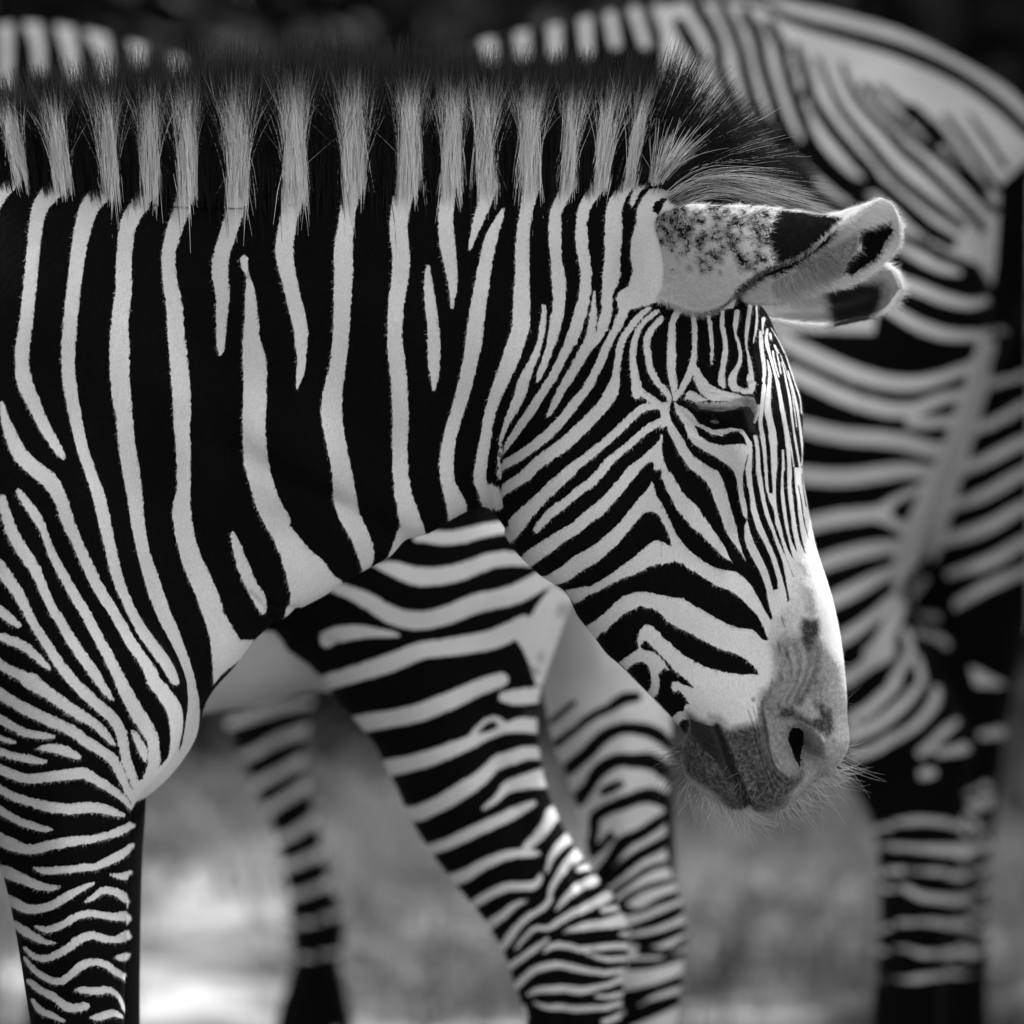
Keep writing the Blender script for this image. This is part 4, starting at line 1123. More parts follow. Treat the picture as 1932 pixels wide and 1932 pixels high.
# ---- short coat hair lying on the near side
def fur(name, V, T, NV, q, s, tone, n, keep, flow, Lmm, wid, parent):
    A = V[T[:, 0]]
    B_, C_ = V[T[:, 1]], V[T[:, 2]]
    ar = np.linalg.norm(np.cross(B_ - A, C_ - A), axis=1)
    fn = np.cross(B_ - A, C_ - A)
    ctr = (A + B_ + C_) / 3
    ok = keep(ctr, fn, q[T[:, 0]])
    ar = np.where(ok, ar, 0)
    cum = np.cumsum(ar)
    ix = np.searchsorted(cum, RNG.random(n) * cum[-1])
    r1, r2 = RNG.random(n), RNG.random(n)
    fl = r1 + r2 > 1
    r1[fl], r2[fl] = 1 - r1[fl], 1 - r2[fl]
    w = np.stack([1 - r1 - r2, r1, r2], 1)
    t3 = T[ix]
    mixv = lambda a: (a[t3] * (w[..., None] if a.ndim == 2 else w)).sum(1)
    P, Nn, ss, tt, qq = mixv(V), mixv(NV), mixv(s), mixv(tone), mixv(q)
    d = flow(qq)
    d = d + RNG.normal(0, .34, d.shape)
    d -= Nn * (d * Nn).sum(1, keepdims=True)
    d /= np.maximum(np.linalg.norm(d, axis=1, keepdims=True), 1e-9)
    side = np.cross(d, Nn)
    L = (Lmm * .001 * RNG.uniform(.6, 1.3, n) * np.clip(1.15 - 1.1 * tt, .12, 1))[:, None]
    tip = P + d * L + Nn * L * RNG.uniform(.10, .42, n)[:, None]
    h = wid * .001 * .5
    Vf = np.stack([P - side * h - Nn * .0002, P + side * h - Nn * .0002, tip], 1).reshape(-1, 3)
    pale = np.clip((ss + RNG.normal(0, .9, n)) / 2 + .5, 0, 1)
    val = pale * RNG.uniform(.62, .98, n) * (1 - np.clip(tt * 1.25, 0, 1)) + .003 + .016 * np.clip(tt, 0, 1)
    return link_mesh(name, Vf, np.arange(3 * n).reshape(-1, 3), M_FUR, parent, {'tone': np.repeat(val, 3)}, smooth=False)

def flow_front(qq):
    """direction the coat lies in, by region of the side view"""
    ang = np.full(len(qq), 1.0)
    d = np.zeros((len(qq), 3))
    face = np.clip((qq[:, 0] - 960) / 120, 0, 1) * np.clip((qq[:, 1] - 540) / 80, 0, 1)
    ux = -.55 * (1 - face) + (-.25 + .5 * np.clip((qq[:, 0] - 1250) / 250, 0, 1)) * face
    d[:, 0] = ux
    d[:, 2] = -.85
    return d
fn_keep = lambda c, fn, qq: (fn[:, 1] < .25 * np.linalg.norm(fn, axis=1)) & (qq[:, 0] > -30) & (qq[:, 0] < 1660) & (qq[:, 1] > 300) & (qq[:, 1] < 1960) & (c[:, 1] < .04)
fur_ob = fur('fur', V2, T, vnormals(V2, T), q, s, tone, 220000, fn_keep, flow_front, 3.5, .34, ZF)
fur_ob['kind'] = 'stuff'

# ---- surface lookup: depth of the near hide under a drawing point
def near_depth(pts, body, y0=-0.4, y1=0.05, n=90):
    pts = np.atleast_2d(np.asarray(pts, float))
    best = np.full(len(pts), np.nan)
    for y in np.linspace(y0, y1, n):
        P = on_plane(pts, y)
        v = body.f(P)
        hit = np.isnan(best) & (v < 0)
        best[hit] = y
    return np.where(np.isnan(best), y1, best)

# ---- eye
eye_y = float(near_depth([(1348, 786)], bodyF, -.4, .05, 400)[0])
ec = on_plane([(1350, 787)], eye_y + .013 + .024 - .0052)[0]
u = np.linspace(0, math.pi, 18)
w = np.linspace(0, 2 * math.pi, 28, endpoint=False)
EV = np.array([[ec[0] + .030 * math.sin(a) * math.cos(b), ec[1] + .024 * math.sin(a) * math.sin(b), ec[2] + .021 * math.cos(a)] for a in u for b in w])
EF = np.array([(i * 28 + j, i * 28 + (j + 1) % 28, (i + 1) * 28 + (j + 1) % 28, (i + 1) * 28 + j) for i in range(17) for j in range(28)])
link_mesh('eye', EV, EF, M_EYE, ZF)
# lashes hanging from the upper lid
n = 34
bx = RNG.uniform(1312, 1400, n)
by = 771 + 7 * np.sin((bx - 1300) / 100 * math.pi) + RNG.normal(0, 1.5, n)
ln = RNG.uniform(10, 26, n)
lj = RNG.normal(3, 6, n)
k = 5
P = np.zeros((n, k, 3))
dy0 = near_depth(np.stack([bx, by], 1), bodyF)
for i in range(k):
    t = i / (k - 1)
    px = bx + (bx - 1340) * .35 * t * t + lj * t
    py = by + ln * t
    for j in range(n):
        P[j, i] = on_plane([(px[j], py[j])], dy0[j] - .002 - .012 * math.sin(t * 2.0))[0]
Vh, Fh, Ah = strands(P, np.full(n, .00015), np.full((n, k), .02))
link_mesh('eyelashes', Vh, Fh, M_HAIR, ZF, {'tone': Ah})['kind'] = 'stuff'

# ---- mane: upright brush on the crest
crest = catmull(np.array([(-2000, 330), (-450, 330), (-200, 318), (0, 330), (40, 335), (120, 350), (280, 362), (445, 368), (660, 360), (850, 352), (1005, 348), (1135, 343), (1230, 342)], float), 10)
def crest_y(x):
    return np.interp(x, crest[:, 0], crest[:, 1])
def top_y(x):
    return np.interp(x, [-460, -200, 0, 100, 200, 350, 500, 700, 850, 1000, 1150, 1230], [300, 230, 150, 125, 105, 85, 70, 72, 90, 95, 95, 90])
def hair_batch(n, x0, x1, ylat, spread, reach, lean, rad, white_bias, tipdark, jit=0.05, surf=False):
    x = RNG.uniform(x0, x1, n)
    lat = ylat + RNG.normal(0, spread, n)
    cy = crest_y(x) + (np.minimum(RNG.exponential(13, n) * (1 + .5 * np.sin(x * .37)), 120) - 4 if surf else RNG.uniform(-8, 12, n))
    rootd = near_depth(np.stack([x, cy], 1), bodyF, -.12, .03, 50) if surf else lat
    ty = top_y(x)
    ln = (cy - ty) * reach * RNG.uniform(.72, 1.06, n)
    clump = np.sin(x * .21 + 3 * np.sin(x * .013)) * .5 + np.sin(x * .083 + 1.3) * .5
    ang = lean + .10 * clump + RNG.normal(0, jit, n) + np.interp(x, [-100, 0, 250, 900, 1100, 1230], [-.30, -.22, -.04, .0, .06, .30])
    k = 5
    P = np.zeros((n, k, 3))
    Q = np.zeros((n, k, 2))
    bend = RNG.normal(0, .10, n)
    for i in range(k):
        t = i / (k - 1)
        a = ang + bend * t
        px = x + ln * t * np.sin(a)
        py = cy - ln * t * np.cos(a)
        Q[:, i, 0], Q[:, i, 1] = px, py
        yy = lat * (1 + .35 * t)
        if surf:
            e = max(0, 1 - t * 2.6)
            yy = yy * (1 - e) + np.minimum(rootd, lat) * e
            if i < 2:
                yy = np.minimum(yy, near_depth(np.stack([px, py], 1), bodyF, -.12, .03, 60))
            yy = yy - (.0006 if i == 0 else .0022)
        pp = on_plane(np.stack([px, py], 1), yy)
        P[:, i] = pp
    s_ = paint(Q[:, 1].copy(), MANE, np.full(n, -12.0))
    s2 = paint(Q[:, 2].copy(), MANE, np.full(n, -12.0))
    out = Q[:, 0, 0] < -20
    s_[out] = (10 * np.sin(2 * math.pi * x / 80))[out]
    s2[out] = s_[out]
    pale = (np.maximum(s_, s2 - 2) + RNG.normal(0, 1.6, n) + white_bias) > 0
    lum = RNG.uniform(.82, 1.0, n)
    val = np.zeros((n, k))
    for i in range(k):
        t = i / (k - 1)
        hgt = np.clip((Q[:, i, 1] - ty) / np.maximum(cy - ty, 1), 0, 1)      # 1 root .. 0 top of the brush
        fade = np.clip((hgt - tipdark) / .16, 0, 1)
        val[:, i] = np.where(pale, lum * fade, RNG.uniform(0, .02, n)) + (1 - fade) * RNG.uniform(0, .022, n)
    return P, np.full(n, rad) * RNG.uniform(.7, 1.2, n), val

B = [hair_batch(9000, -30, 1240, 0.0, .008, 1.0, 0.0, .00042, 0, .36),
     hair_batch(5000, -30, 1240, -.019, .004, .70, 0.0, .00036, .6, .28, surf=True),
     hair_batch(3300, -30, 1240, -.014, .005, .85, 0.0, .00036, 0, .30, surf=True),
     hair_batch(2500, -30, 1240, .016, .006, .75, 0.0, .0005, 0, .3),
     hair_batch(260, 0, 1240, -.02, .006, .85, 0.05, .00022, 0, .2, .30),
     hair_batch(3500, -1000, -30, 0, .012, .85, 0.0, .0008, 0, .3)]
P = np.vstack([b[0] for b in B])
r = np.concatenate([b[1] for b in B])
val = np.vstack([b[2] for b in B])
Vh, Fh, Ah = strands(P, r, val, True)
mane_ob = link_mesh('mane', Vh, Fh, M_HAIR, ZF, {'tone': Ah})
# dense underlayer of the brush, growing out of the hide
xs = np.linspace(-60, 1238, 620)
FS = np.array([0, .03, .07, .11, .18, .3, .42, .54, .64, .70, .72, .70, .5, .25, 0])
LT = np.array([0, -.0245, -.0235, -.0225, -.021, -.0185, -.016, -.013, -.009, -.004, 0, .004, .012, .018, .022])
cyv, tyv = crest_y(xs) + 24, top_y(xs)
lean = np.tan(np.interp(xs, [-100, 0, 250, 900, 1100, 1230], [-.30, -.22, -.04, 0, .06, .30]))
hd = near_depth(np.stack([xs, cyv], 1), bodyF, -.12, .03, 120)
VV, AA = [], []
for f, lat in zip(FS, LT):
    py = cyv - (cyv - tyv) * f + (6 * np.sin(xs * .5) * np.sin(xs * .083) if f > .6 else 0)
    px = xs + (cyv - py) * lean
    lt = np.full(len(xs), lat) if f > 0 or lat > 0 else hd + .004
    if 0 < f < .12 and lat < 0:
        lt = np.minimum(lt, near_depth(np.stack([px, py], 1), bodyF, -.12, .03, 120) - .0006)
    VV.append(on_plane(np.stack([px, py], 1), lt))
    AA.append(np.stack([px, py], 1))
nr = len(FS)
VV = np.stack(VV, 1).reshape(-1, 3)
AA = np.stack(AA, 1)
hg = np.broadcast_to(FS[None], AA.shape[:2]).reshape(-1)
AA = AA.reshape(-1, 2)
sv = paint(AA, MANE, paint(AA, [o for o in FRONT if o[0] == 'W'][:20], np.full(len(AA), -12.0)))
sv = np.minimum(sv, (.52 - hg) * 60)
FF = np.array([(i * nr + j, i * nr + nr + j, i * nr + nr + 1 + j, i * nr + 1 + j) for i in range(len(xs) - 1) for j in range(nr - 1)])
und = link_mesh('underhair', VV - np.array(ZF.location), FF, M_COAT, None, {'stripe': sv, 'tone': np.zeros(len(sv)), 'edge': np.full(len(sv), 2.2)})
und.parent = mane_ob

# ---- forelock sweeping forward over the poll
def sweep(n, roots, tips, lift, rad, pale_p, depth=(-.03, .02)):
    k = 7
    r0, r1 = np.array(roots[0]), np.array(roots[1])
    t0, t1 = np.array(tips[0]), np.array(tips[1])
    f = RNG.random(n)
    g = np.clip(f + RNG.normal(0, .10, n), -.1, 1.1)
    R0 = r0 + f[:, None] * (r1 - r0) + RNG.normal(0, 5, (n, 2))
    T0 = t0 + g[:, None] * (t1 - t0) + RNG.normal(0, 16, (n, 2))
    T0 = R0 + (T0 - R0) * RNG.uniform(.6, 1.05, n)[:, None]
    ya = RNG.uniform(depth[0], depth[1], n)
    P = np.zeros((n, k, 3))
    for i in range(k):
        t = i / (k - 1)
        mid = R0 + (T0 - R0) * t
        mid[:, 1] -= lift * 4 * t * (1 - t) * (1 - .4 * t)
        P[:, i] = on_plane(mid, ya * (1 + .5 * t))
    val = np.where(RNG.random((n, 1)) < pale_p, RNG.uniform(.35, .9, (n, 1)), RNG.uniform(0, .03, (n, 1))) * np.ones((n, k))
    return P, np.full(n, rad), val
B = [sweep(1500, [(1200, 340), (1270, 352)], [(1290, 95), (1440, 215)], 8, .00042, .04),
     sweep(1700, [(1235, 345), (1290, 375)], [(1400, 200), (1530, 330)], 22, .00042, .05),
     sweep(1300, [(1250, 352), (1300, 392)], [(1500, 300), (1560, 408)], 26, .00042, .06),
     sweep(420, [(1262, 372), (1285, 384)], [(1470, 330), (1560, 405)], 34, .00034, .85, (-.045, -.02)),
     sweep(160, [(1228, 345), (1250, 340)], [(1245, 240), (1330, 260)], 4, .00034, .9, (-.05, -.03))]
P = np.vstack([b[0] for b in B])
r = np.concatenate([b[1] for b in B])
val = np.vstack([b[2] for b in B])
Vh, Fh, Ah = strands(P, r, val)
link_mesh('forelock', Vh, Fh, M_HAIR, ZF, {'tone': Ah})

# ---- ears: rolled leaf surfaces
EARMARK = parse('''
WP F0 1100,300 1800,300 1800,700 1100,700
KP E8 330,330 600,350 1060,420 1000,540 880,640 700,780 560,880 300,930 240,700
K E7 1300,1620,60 1350,1500,70 1480,1390,80 1650,1280,80 1932,1180,90
K E8 480,950,70 700,800,80 880,660,70 960,600,30
KP E8 1270,560 1640,440 1630,600 1460,880 1180,1060 1080,1040 1180,900 1290,780
''')
EARMARK_FAR = parse('''
WP F0 1100,300 1800,300 1800,700 1100,700
''')
def make_ear(name, Nc, Bc, Rc, Yn_, Yb, Yr, marks, spots):
    nu, nv = (180, 100) if spots else (80, 50)
    def curve(C, Yv):
        A = catmull(np.column_stack([np.array(C, float), np.array(Yv, float)]), 16)
        t = np.linspace(0, 1, nu)
        a = np.linspace(0, 1, len(A))
        A = np.stack([np.interp(t, a, A[:, i]) for i in range(3)], 1)
        return A, on_plane(A[:, :2], A[:, 2])
    n2, n3 = curve(Nc, Yn_)
    b2, b3 = curve(Bc, Yb)
    r2, r3 = curve(Rc, Yr)
    v = np.linspace(0, 1, nv)[None, :, None]
    c3 = 2 * b3 - .5 * (n3 + r3)
    S = (1 - v) ** 2 * n3[:, None] + 2 * v * (1 - v) * c3[:, None] + v ** 2 * r3[:, None]
    S = S.reshape(-1, 3)
    F = np.array([(i * nv + j, i * nv + j + 1, (i + 1) * nv + j + 1, (i + 1) * nv + j) for i in range(nu - 1) for j in range(nv - 1)])
    Tt = np.vstack([F[:, [0, 1, 2]], F[:, [0, 2, 3]]])
    Nn = vnormals(S, Tt)
    th = .0022
    Va = np.vstack([S + Nn * th, S - Nn * th])
    m = nu * nv
    rim = []
    loop = [i * nv for i in range(nu)] + [(nu - 1) * nv + j for j in range(1, nv)] + [i * nv + nv - 1 for i in range(nu - 2, -1, -1)] + [j for j in range(nv - 2, 0, -1)]
    for a, b in zip(loop, loop[1:] + loop[:1]):
        rim.append((a, b, b + m, a + m))
    Fa = np.vstack([F, F[:, ::-1] + m, np.array(rim)])
    dq = drawing(Va)
    st = paint(dq, marks, np.full(len(dq), -12.0))
    tn = np.zeros(len(dq))
    if spots:
        # mottled back of the ear: irregular dark patches
        x, y = dq[:, 0], dq[:, 1]
        rs = np.random.default_rng(5)
        pat = np.zeros(len(dq))
        for _ in range(300):
            cx = rs.uniform(1235, 1490)
            cyy = rs.uniform(388, 520)
            if cyy > 415 + (cx - 1225) * .55 + 40 and rs.random() < .8:
                continue
            dens = 1.0 if cyy < 450 else .6
            if rs.random() > dens:
                continue
            rx, ry = rs.uniform(2.5, 10), rs.uniform(3, 13)
            an = rs.uniform(-.9, .2)
            uu = ((x - cx) * math.cos(an) + (y - cyy) * math.sin(an)) / rx
            vv = (-(x - cx) * math.sin(an) + (y - cyy) * math.cos(an)) / ry
            pat = np.maximum(pat, 1.4 - (uu ** 2 + vv ** 2) ** .5)
        back = (y < 560)
        tn = np.where(back, np.clip(pat * 1.5, 0, 1.1), 0)
        st = np.where(back & (pat > .3), np.minimum(st, (.88 - pat) * 11), st)
        tn = np.where(st < 1, 0, tn * .6)
        tn = tpoly(dq, [('E8', .62, 8, [(560, 960), (900, 760), (1250, 560), (1300, 700), (1150, 1050), (850, 1150), (650, 1120)])], tn)  # shade inside the ear, painted as tone
    else:
        tn = tpoly(dq, [('E8', 1.1, 18, [(840, 1180), (1000, 1100), (1240, 1050), (1330, 1150), (1450, 1150), (1530, 1140), (1545, 1300), (1490, 1480), (1380, 1620), (1200, 1780), (1000, 1780), (930, 1560), (890, 1350)])], tn)
    Ta = np.vstack([Fa[:, [0, 1, 2]], Fa[:, [0, 2, 3]]])
    ob = link_mesh(name, Va, Fa, M_COAT, ZF, {'stripe': st, 'tone': tn, 'edge': np.full(len(dq), 2.4)})
    fo = fur('ear_fur', Va, Ta, vnormals(Va, Ta), dq, st, tn, 34000 if spots else 14000, lambda c, fn, qq: fn[:, 1] < .5 * np.linalg.norm(fn, axis=1), lambda qq: np.tile(np.array([.9, 0, -.25]), (len(qq), 1)), 8.0 if spots else 11.0, .36, ZF)
    fo.parent = ob
    fo['kind'] = 'stuff'
    return ob, n3, b3, r3, n2, r2
ear1, n3, b3, r3, n2, r2 = make_ear('ear',
    [(1235, 560), (1320, 590), (1390, 560), (1442, 517), (1520, 483), (1585, 425), (1655, 379)],
    [(1230, 420), (1290, 392), (1367, 392), (1434, 394), (1500, 402), (1575, 412), (1682, 384)],
    [(1300, 500), (1380, 560), (1450, 572), (1535, 552), (1615, 532), (1690, 472), (1699, 424)],
    [-.085, -.115, -.14, -.148, -.142, -.125, -.10], [-.05, -.085, -.09, -.09, -.09, -.095, -.10], [-.045, -.055, -.06, -.066, -.072, -.083, -.10], EARMARK, True)
ear2 = make_ear('ear',
    [(1440, 600), (1480, 608), (1520, 614), (1560, 614), (1610, 604), (1668, 588), (1702, 545)],
    [(1440, 585), (1480, 588), (1530, 588), (1570, 585), (1620, 575), (1664, 562), (1702, 545)],
    [(1440, 540), (1480, 535), (1530, 528), (1580, 520), (1630, 503), (1676, 500), (1702, 545)],
    [.03, .035, .04, .045, .05, .055, .06], [.06, .085, .095, .10, .10, .09, .06], [.03, .05, .06, .07, .075, .07, .06], EARMARK_FAR, False)[0]

def ear_fur(parent, n, base2, Ys, dirs, ln, rad, pale, jitter=.25):
    """short hair fringe along a rim (drawing units)"""
    k = 4
    f = RNG.random(n)
    ix = f * (len(base2) - 1)
    bx = np.interp(ix, np.arange(len(base2)), base2[:, 0]) + RNG.normal(0, 1.5, n)
    by = np.interp(ix, np.arange(len(base2)), base2[:, 1]) + RNG.normal(0, 1.5, n)
    yy = np.interp(ix, np.arange(len(base2)), Ys) + RNG.normal(0, .002, n)
    a = np.interp(f, np.linspace(0, 1, len(dirs)), dirs) + RNG.normal(0, jitter, n)
    L = np.interp(f, np.linspace(0, 1, len(ln)), ln) * RNG.uniform(.5, 1.2, n)
    P = np.zeros((n, k, 3))
    for i in range(k):
        t = i / (k - 1)
        P[:, i] = on_plane(np.stack([bx + L * t * np.cos(a + .3 * t), by - L * t * np.sin(a + .3 * t)], 1), yy - .003 * t)
    pv = np.interp(f, np.linspace(0, 1, len(pale)), pale)
    val = np.clip(pv[:, None] + RNG.normal(0, .12, (n, 1)), 0, 1) * np.ones((n, k))
    Vh, Fh, Ah = strands(P, np.full(n, rad), val)
    ob = link_mesh('ear_hair', Vh, Fh, M_HAIR, None, {'tone': Ah})
    ob.data.transform(__import__('mathutils').Matrix.Translation(-Vector(ZF.location)))
    ob.parent = parent
    return ob
ear_fur(ear1, 1500, n2[:, :2], n2[:, 2] - .002, [-1.9, -1.4, .9, 1.1, 1.2, 1.3, .9], [10, 14, 13, 12, 11, 10, 11], .0002, [.75, .3, .06, .05, .2, .85, .95])
ear_fur(ear1, 900, r2[:, :2], r2[:, 2], [-1.2, -1.2, -.9, -.4, 0.1, .3], [6, 7, 9, 9, 8, 9], .0002, [.7, .6, .5, .7, .9, .95])
inner = np.array([(1452 + 14 * i, 533 - 6.5 * i) for i in range(9)], float)
ear_fur(ear1, 1300, inner + np.array([6, 2]), np.linspace(-.128, -.12, 9), [-1.5, -1.4, -1.3, -1.2, -1.1], [45, 55, 55, 50, 36], .0002, [.5, .42, .4, .32, .25], .18)
r_far = np.array([(1600, 522), (1630, 503), (1665, 499), (1690, 515), (1702, 545), (1690, 572), (1640, 598), (1560, 613)], float)
ear_fur(ear2, 1100, r_far, np.full(8, .062), [1.2, 1.4, .9, .2, 0, -.6, -1.3, -1.5], [8, 10, 10, 9, 8, 8, 7, 7], .00024, [.95, 1, 1, 1, .9, .5, .15, .1], .4)

# ---- whiskers on lips and chin
def whisk(n, line, ang, L, rad, pale, depth, curl=.5, jit=.25):
    line = np.array(line, float)
    f = RNG.random(n)
    ix = f * (len(line) - 1)
    bx = np.interp(ix, np.arange(len(line)), line[:, 0]) + RNG.normal(0, 4, n)
    by = np.interp(ix, np.arange(len(line)), line[:, 1]) + RNG.normal(0, 4, n)
    a = np.interp(f, np.linspace(0, 1, len(ang)), ang) + RNG.normal(0, jit, n)
    ll = L * RNG.uniform(.35, 1.1, n)
    k = 7
    dd = near_depth(np.stack([bx, by], 1), bodyF)
    dd = np.where(np.isnan(dd), depth, np.minimum(dd, depth + RNG.normal(0, .02, n)))
    P = np.zeros((n, k, 3))
    cu = RNG.normal(curl * .4, .25, n)
    for i in range(k):
        t = i / (k - 1)
        th = a + cu * t
        P[:, i] = on_plane(np.stack([bx + ll * t * np.cos(th), by - ll * t * np.sin(th)], 1), dd + .004 - .01 * t)
    val = np.clip(np.full((n, k), pale) + RNG.normal(0, .15, (n, 1)), 0, 1)
    return P, np.full(n, rad), val
B = [whisk(170, [(1300, 1478), (1340, 1506), (1385, 1526), (1420, 1528)], [-1.9, -1.6, -1.2, -.9], 76, .0002, .9, .0, .5, .35),
     whisk(130, [(1290, 1400), (1286, 1430), (1296, 1468), (1330, 1500)], [3.4, 3.5, 3.9, 4.2], 74, .0002, .05, -.01, .4, .25),
     whisk(160, [(1470, 1528), (1510, 1500), (1550, 1465), (1580, 1440)], [-1.2, -.9, -.6, -.5], 62, .0002, .95, -.01, .4, .3),
     whisk(34, [(1520, 1490), (1570, 1445), (1595, 1400)], [-.9, -.5, -.2], 95, .00021, .9, -.02, .3, .3),
     whisk(60, [(1370, 1450), (1420, 1480), (1480, 1490)], [-1.9, -1.7, -1.4], 46, .00016, .5, -.05, .3, .4),
     whisk(16, [(1560, 1250), (1595, 1320), (1598, 1380)], [.3, 0, -.3], 66, .00016, .4, -.02, .4, .5)]
P = np.vstack([b[0] for b in B])
r = np.concatenate([b[1] for b in B])
val = np.vstack([b[2] for b in B])
Vh, Fh, Ah = strands(P, r, val)
link_mesh('whiskers', Vh, Fh, M_WHISK, ZF, {'tone': Ah})['kind'] = 'stuff'

# ================================================================== the zebra just behind, hindquarters showing under the throat
Y3 = 0.78
def frame_box(q):
    return (q[:, 0] > -20) & (q[:, 0] < 1950) & (q[:, 1] > -20) & (q[:, 1] < 1950)
ZH = root('zebra', (float(on_plane([(300, 2500)], Y3)[0][0]), Y3, 0), 'zebra standing right behind, only striped hind legs and pale belly showing under the throat', 'zebra')
TR3 = [(1085, 1130), (1105, 1000), (1120, 800), (1090, 600), (1000, 470), (850, 410), (600, 390), (300, 400), (0, 400), (-350, 350), (-480, 240), (-700, 40), (-850, -80), (-960, -60), (-1000, 60), (-1180, 380), (-1230, 520), (-1190, 590),
       (-1060, 540), (-900, 420), (-800, 520), (-720, 800), (-620, 1050), (-450, 1240), (-200, 1360), (100, 1372), (300, 1358), (383, 1345), (500, 1325), (600, 1298), (760, 1330), (950, 1300)]
LEG3 = [(527, 1172), (550, 1217), (580, 1243), (617, 1283), (644, 1325), (697, 1388), (741, 1468), (777, 1548), (804, 1591), (844, 1648), (891, 1705), (927, 1755), (951, 1798), (971, 1855), (994, 1932), (1005, 2050), (1010, 2350), (995, 2480), (985, 2560), (960, 2640), (955, 2690), (1130, 2690), (1120, 2600), (1150, 2500),
        (1125, 2400), (1125, 2120), (1150, 2020), (1171, 1921), (1177, 1848), (1184, 1788), (1181, 1745), (1157, 1701), (1124, 1655), (1091, 1608), (1057, 1551), (1029, 1481), (1021, 1438), (1014, 1388), (1014, 1338), (1024, 1288), (1054, 1204), (1076, 1137), (1105, 1000), (1050, 880), (800, 850), (600, 950), (520, 1080)]
LEG3_H = [(800, 1000, .13), (780, 1250, .10), (830, 1400, .075), (930, 1600, .055), (1060, 1780, .048), (1080, 2000, .036), (1070, 2300, .028), (1070, 2480, .034), (1050, 2680, .05)]
LEG3_R = [(800, 1000, .2), (780, 1250, .14), (850, 1400, .10), (930, 1600, .065), (1060, 1780, .055), (1080, 2000, .04), (1070, 2300, .028), (1070, 2480, .032), (1050, 2680, .03)]
LEG3F = [(1000, 1050), (1037, 1368), (1064, 1448), (1087, 1515), (1107, 1595), (1125, 1690), (1135, 1800), (1140, 1932), (1140, 2350), (1120, 2480), (1100, 2600), (1090, 2670), (1250, 2670), (1240, 2580), (1262, 2480), (1238, 2380), (1240, 2120), (1262, 2020), (1276, 1932), (1286, 1850), (1293, 1775), (1288, 1708), (1274, 1671), (1257, 1608), (1261, 1488), (1266, 1438), (1267, 1361), (1262, 1300), (1235, 1150), (1150, 1000)]
LEG3F_H = [(1100, 1100, .10), (1160, 1400, .065), (1180, 1600, .05), (1210, 1780, .046), (1190, 2000, .034), (1190, 2300, .028), (1190, 2480, .034), (1170, 2660, .05)]
LEG3F_R = [(1100, 1100, .12), (1160, 1400, .06), (1180, 1600, .05), (1210, 1780, .046), (1190, 2000, .034), (1190, 2300, .028), (1190, 2480, .032), (1170, 2660, .03)]
xf3 = float(on_plane([(-330, 2500)], Y3)[0][0])
body3 = Body([Part(TR3, Y3, [(900, 900, .26), (500, 850, .28), (0, 850, .27), (-400, 800, .2), (-650, 500, .09), (-900, 150, .075), (-1050, 300, .07), (-1180, 520, .045), (500, 1280, .13), (700, 1280, .10)], [(600, 850, .28), (0, 850, .26), (-400, 800, .2), (-650, 500, .13), (-950, 150, .08), (-1180, 520, .05), (500, 1290, .12)]),
              Part(LEG3, Y3 - .14, LEG3_H, LEG3_R, soft=1), Part(LEG3F, Y3 + .14, LEG3F_H, LEG3F_R, soft=1), leg('fore', xf3, Y3 - .12), leg('fore', xf3 - .12, Y3 + .12)], .02)
V, T = body3.mesh(0.012)
V = body3.snap(V, 3)
for lev in range(2):
    q = drawing(V)
    m = (q[:, 0] > 350) & (q[:, 0] < 1320) & (q[:, 1] > 950) & (q[:, 1] < 1960) & (V[:, 1] < Y3 + (.3 if lev == 0 else .2))
    V, T, _ = refine(V, T, m)
    V = body3.snap(V, 1)
NV = vnormals(V, T)
q = drawing(V)
D = bumps(q, [(850, 1450, 60, 180, -28, .010), (960, 1480, 25, 150, -20, -.010), (1120, 1740, 50, 70, 0, .006), (1060, 1900, 20, 120, 0, -.005), (1140, 1850, 16, 120, 0, .005), (750, 1180, 160, 120, 0, .012), (1180, 1500, 30, 150, 0, .006)])
D += ridges(q, [(-.004, 10, [(1080, 1640), (1110, 1720), (1110, 1800)]), (-.005, 8, [(540, 1200), (570, 1190), (640, 1210)])])
V2 = V + NV * D[:, None]
s = paint(q, HIND, np.full(len(V), -12.0))
far = V[:, 1] > Y3 + .03
sf = paint(q, HIND_FAR, np.full(len(V), -12.0))
s[far] = sf[far]
wild_stripes(q, V2, s, ~((q[:, 0] > 330) & (q[:, 0] < 1330) & (q[:, 1] > 950) & (q[:, 1] < 1955)))
tone = blobs(q, [(1060, 1150, 14, 18, 30, .4), (1005, 1265, 16, 10, 20, .5), (1020, 1240, 10, 14, 0, .35), (1000, 1345, 16, 8, 0, .8), (1085, 1190, 60, 60, 0, .0)], np.zeros(len(V)))
tone[V[:, 2] < 0.06] = 1
link_mesh('body', V2, T, M_COAT, ZH, {'stripe': s, 'tone': tone, 'edge': np.full(len(V), .8)})
print('hind body', len(V), len(T))
for x, y in ((float(on_plane([(1050, 2680)], Y3 - .14)[0][0]), Y3 - .14), (float(on_plane([(1165, 2660)], Y3 + .14)[0][0]), Y3 + .14), (xf3, Y3 - .12), (xf3 - .12, Y3 + .12)):
    add_hoof(ZH, x, y, 1)
add_tail(ZH, float(on_plane([(1150, 700)], Y3)[0][0]), Y3 + .34, 1.18, 1)

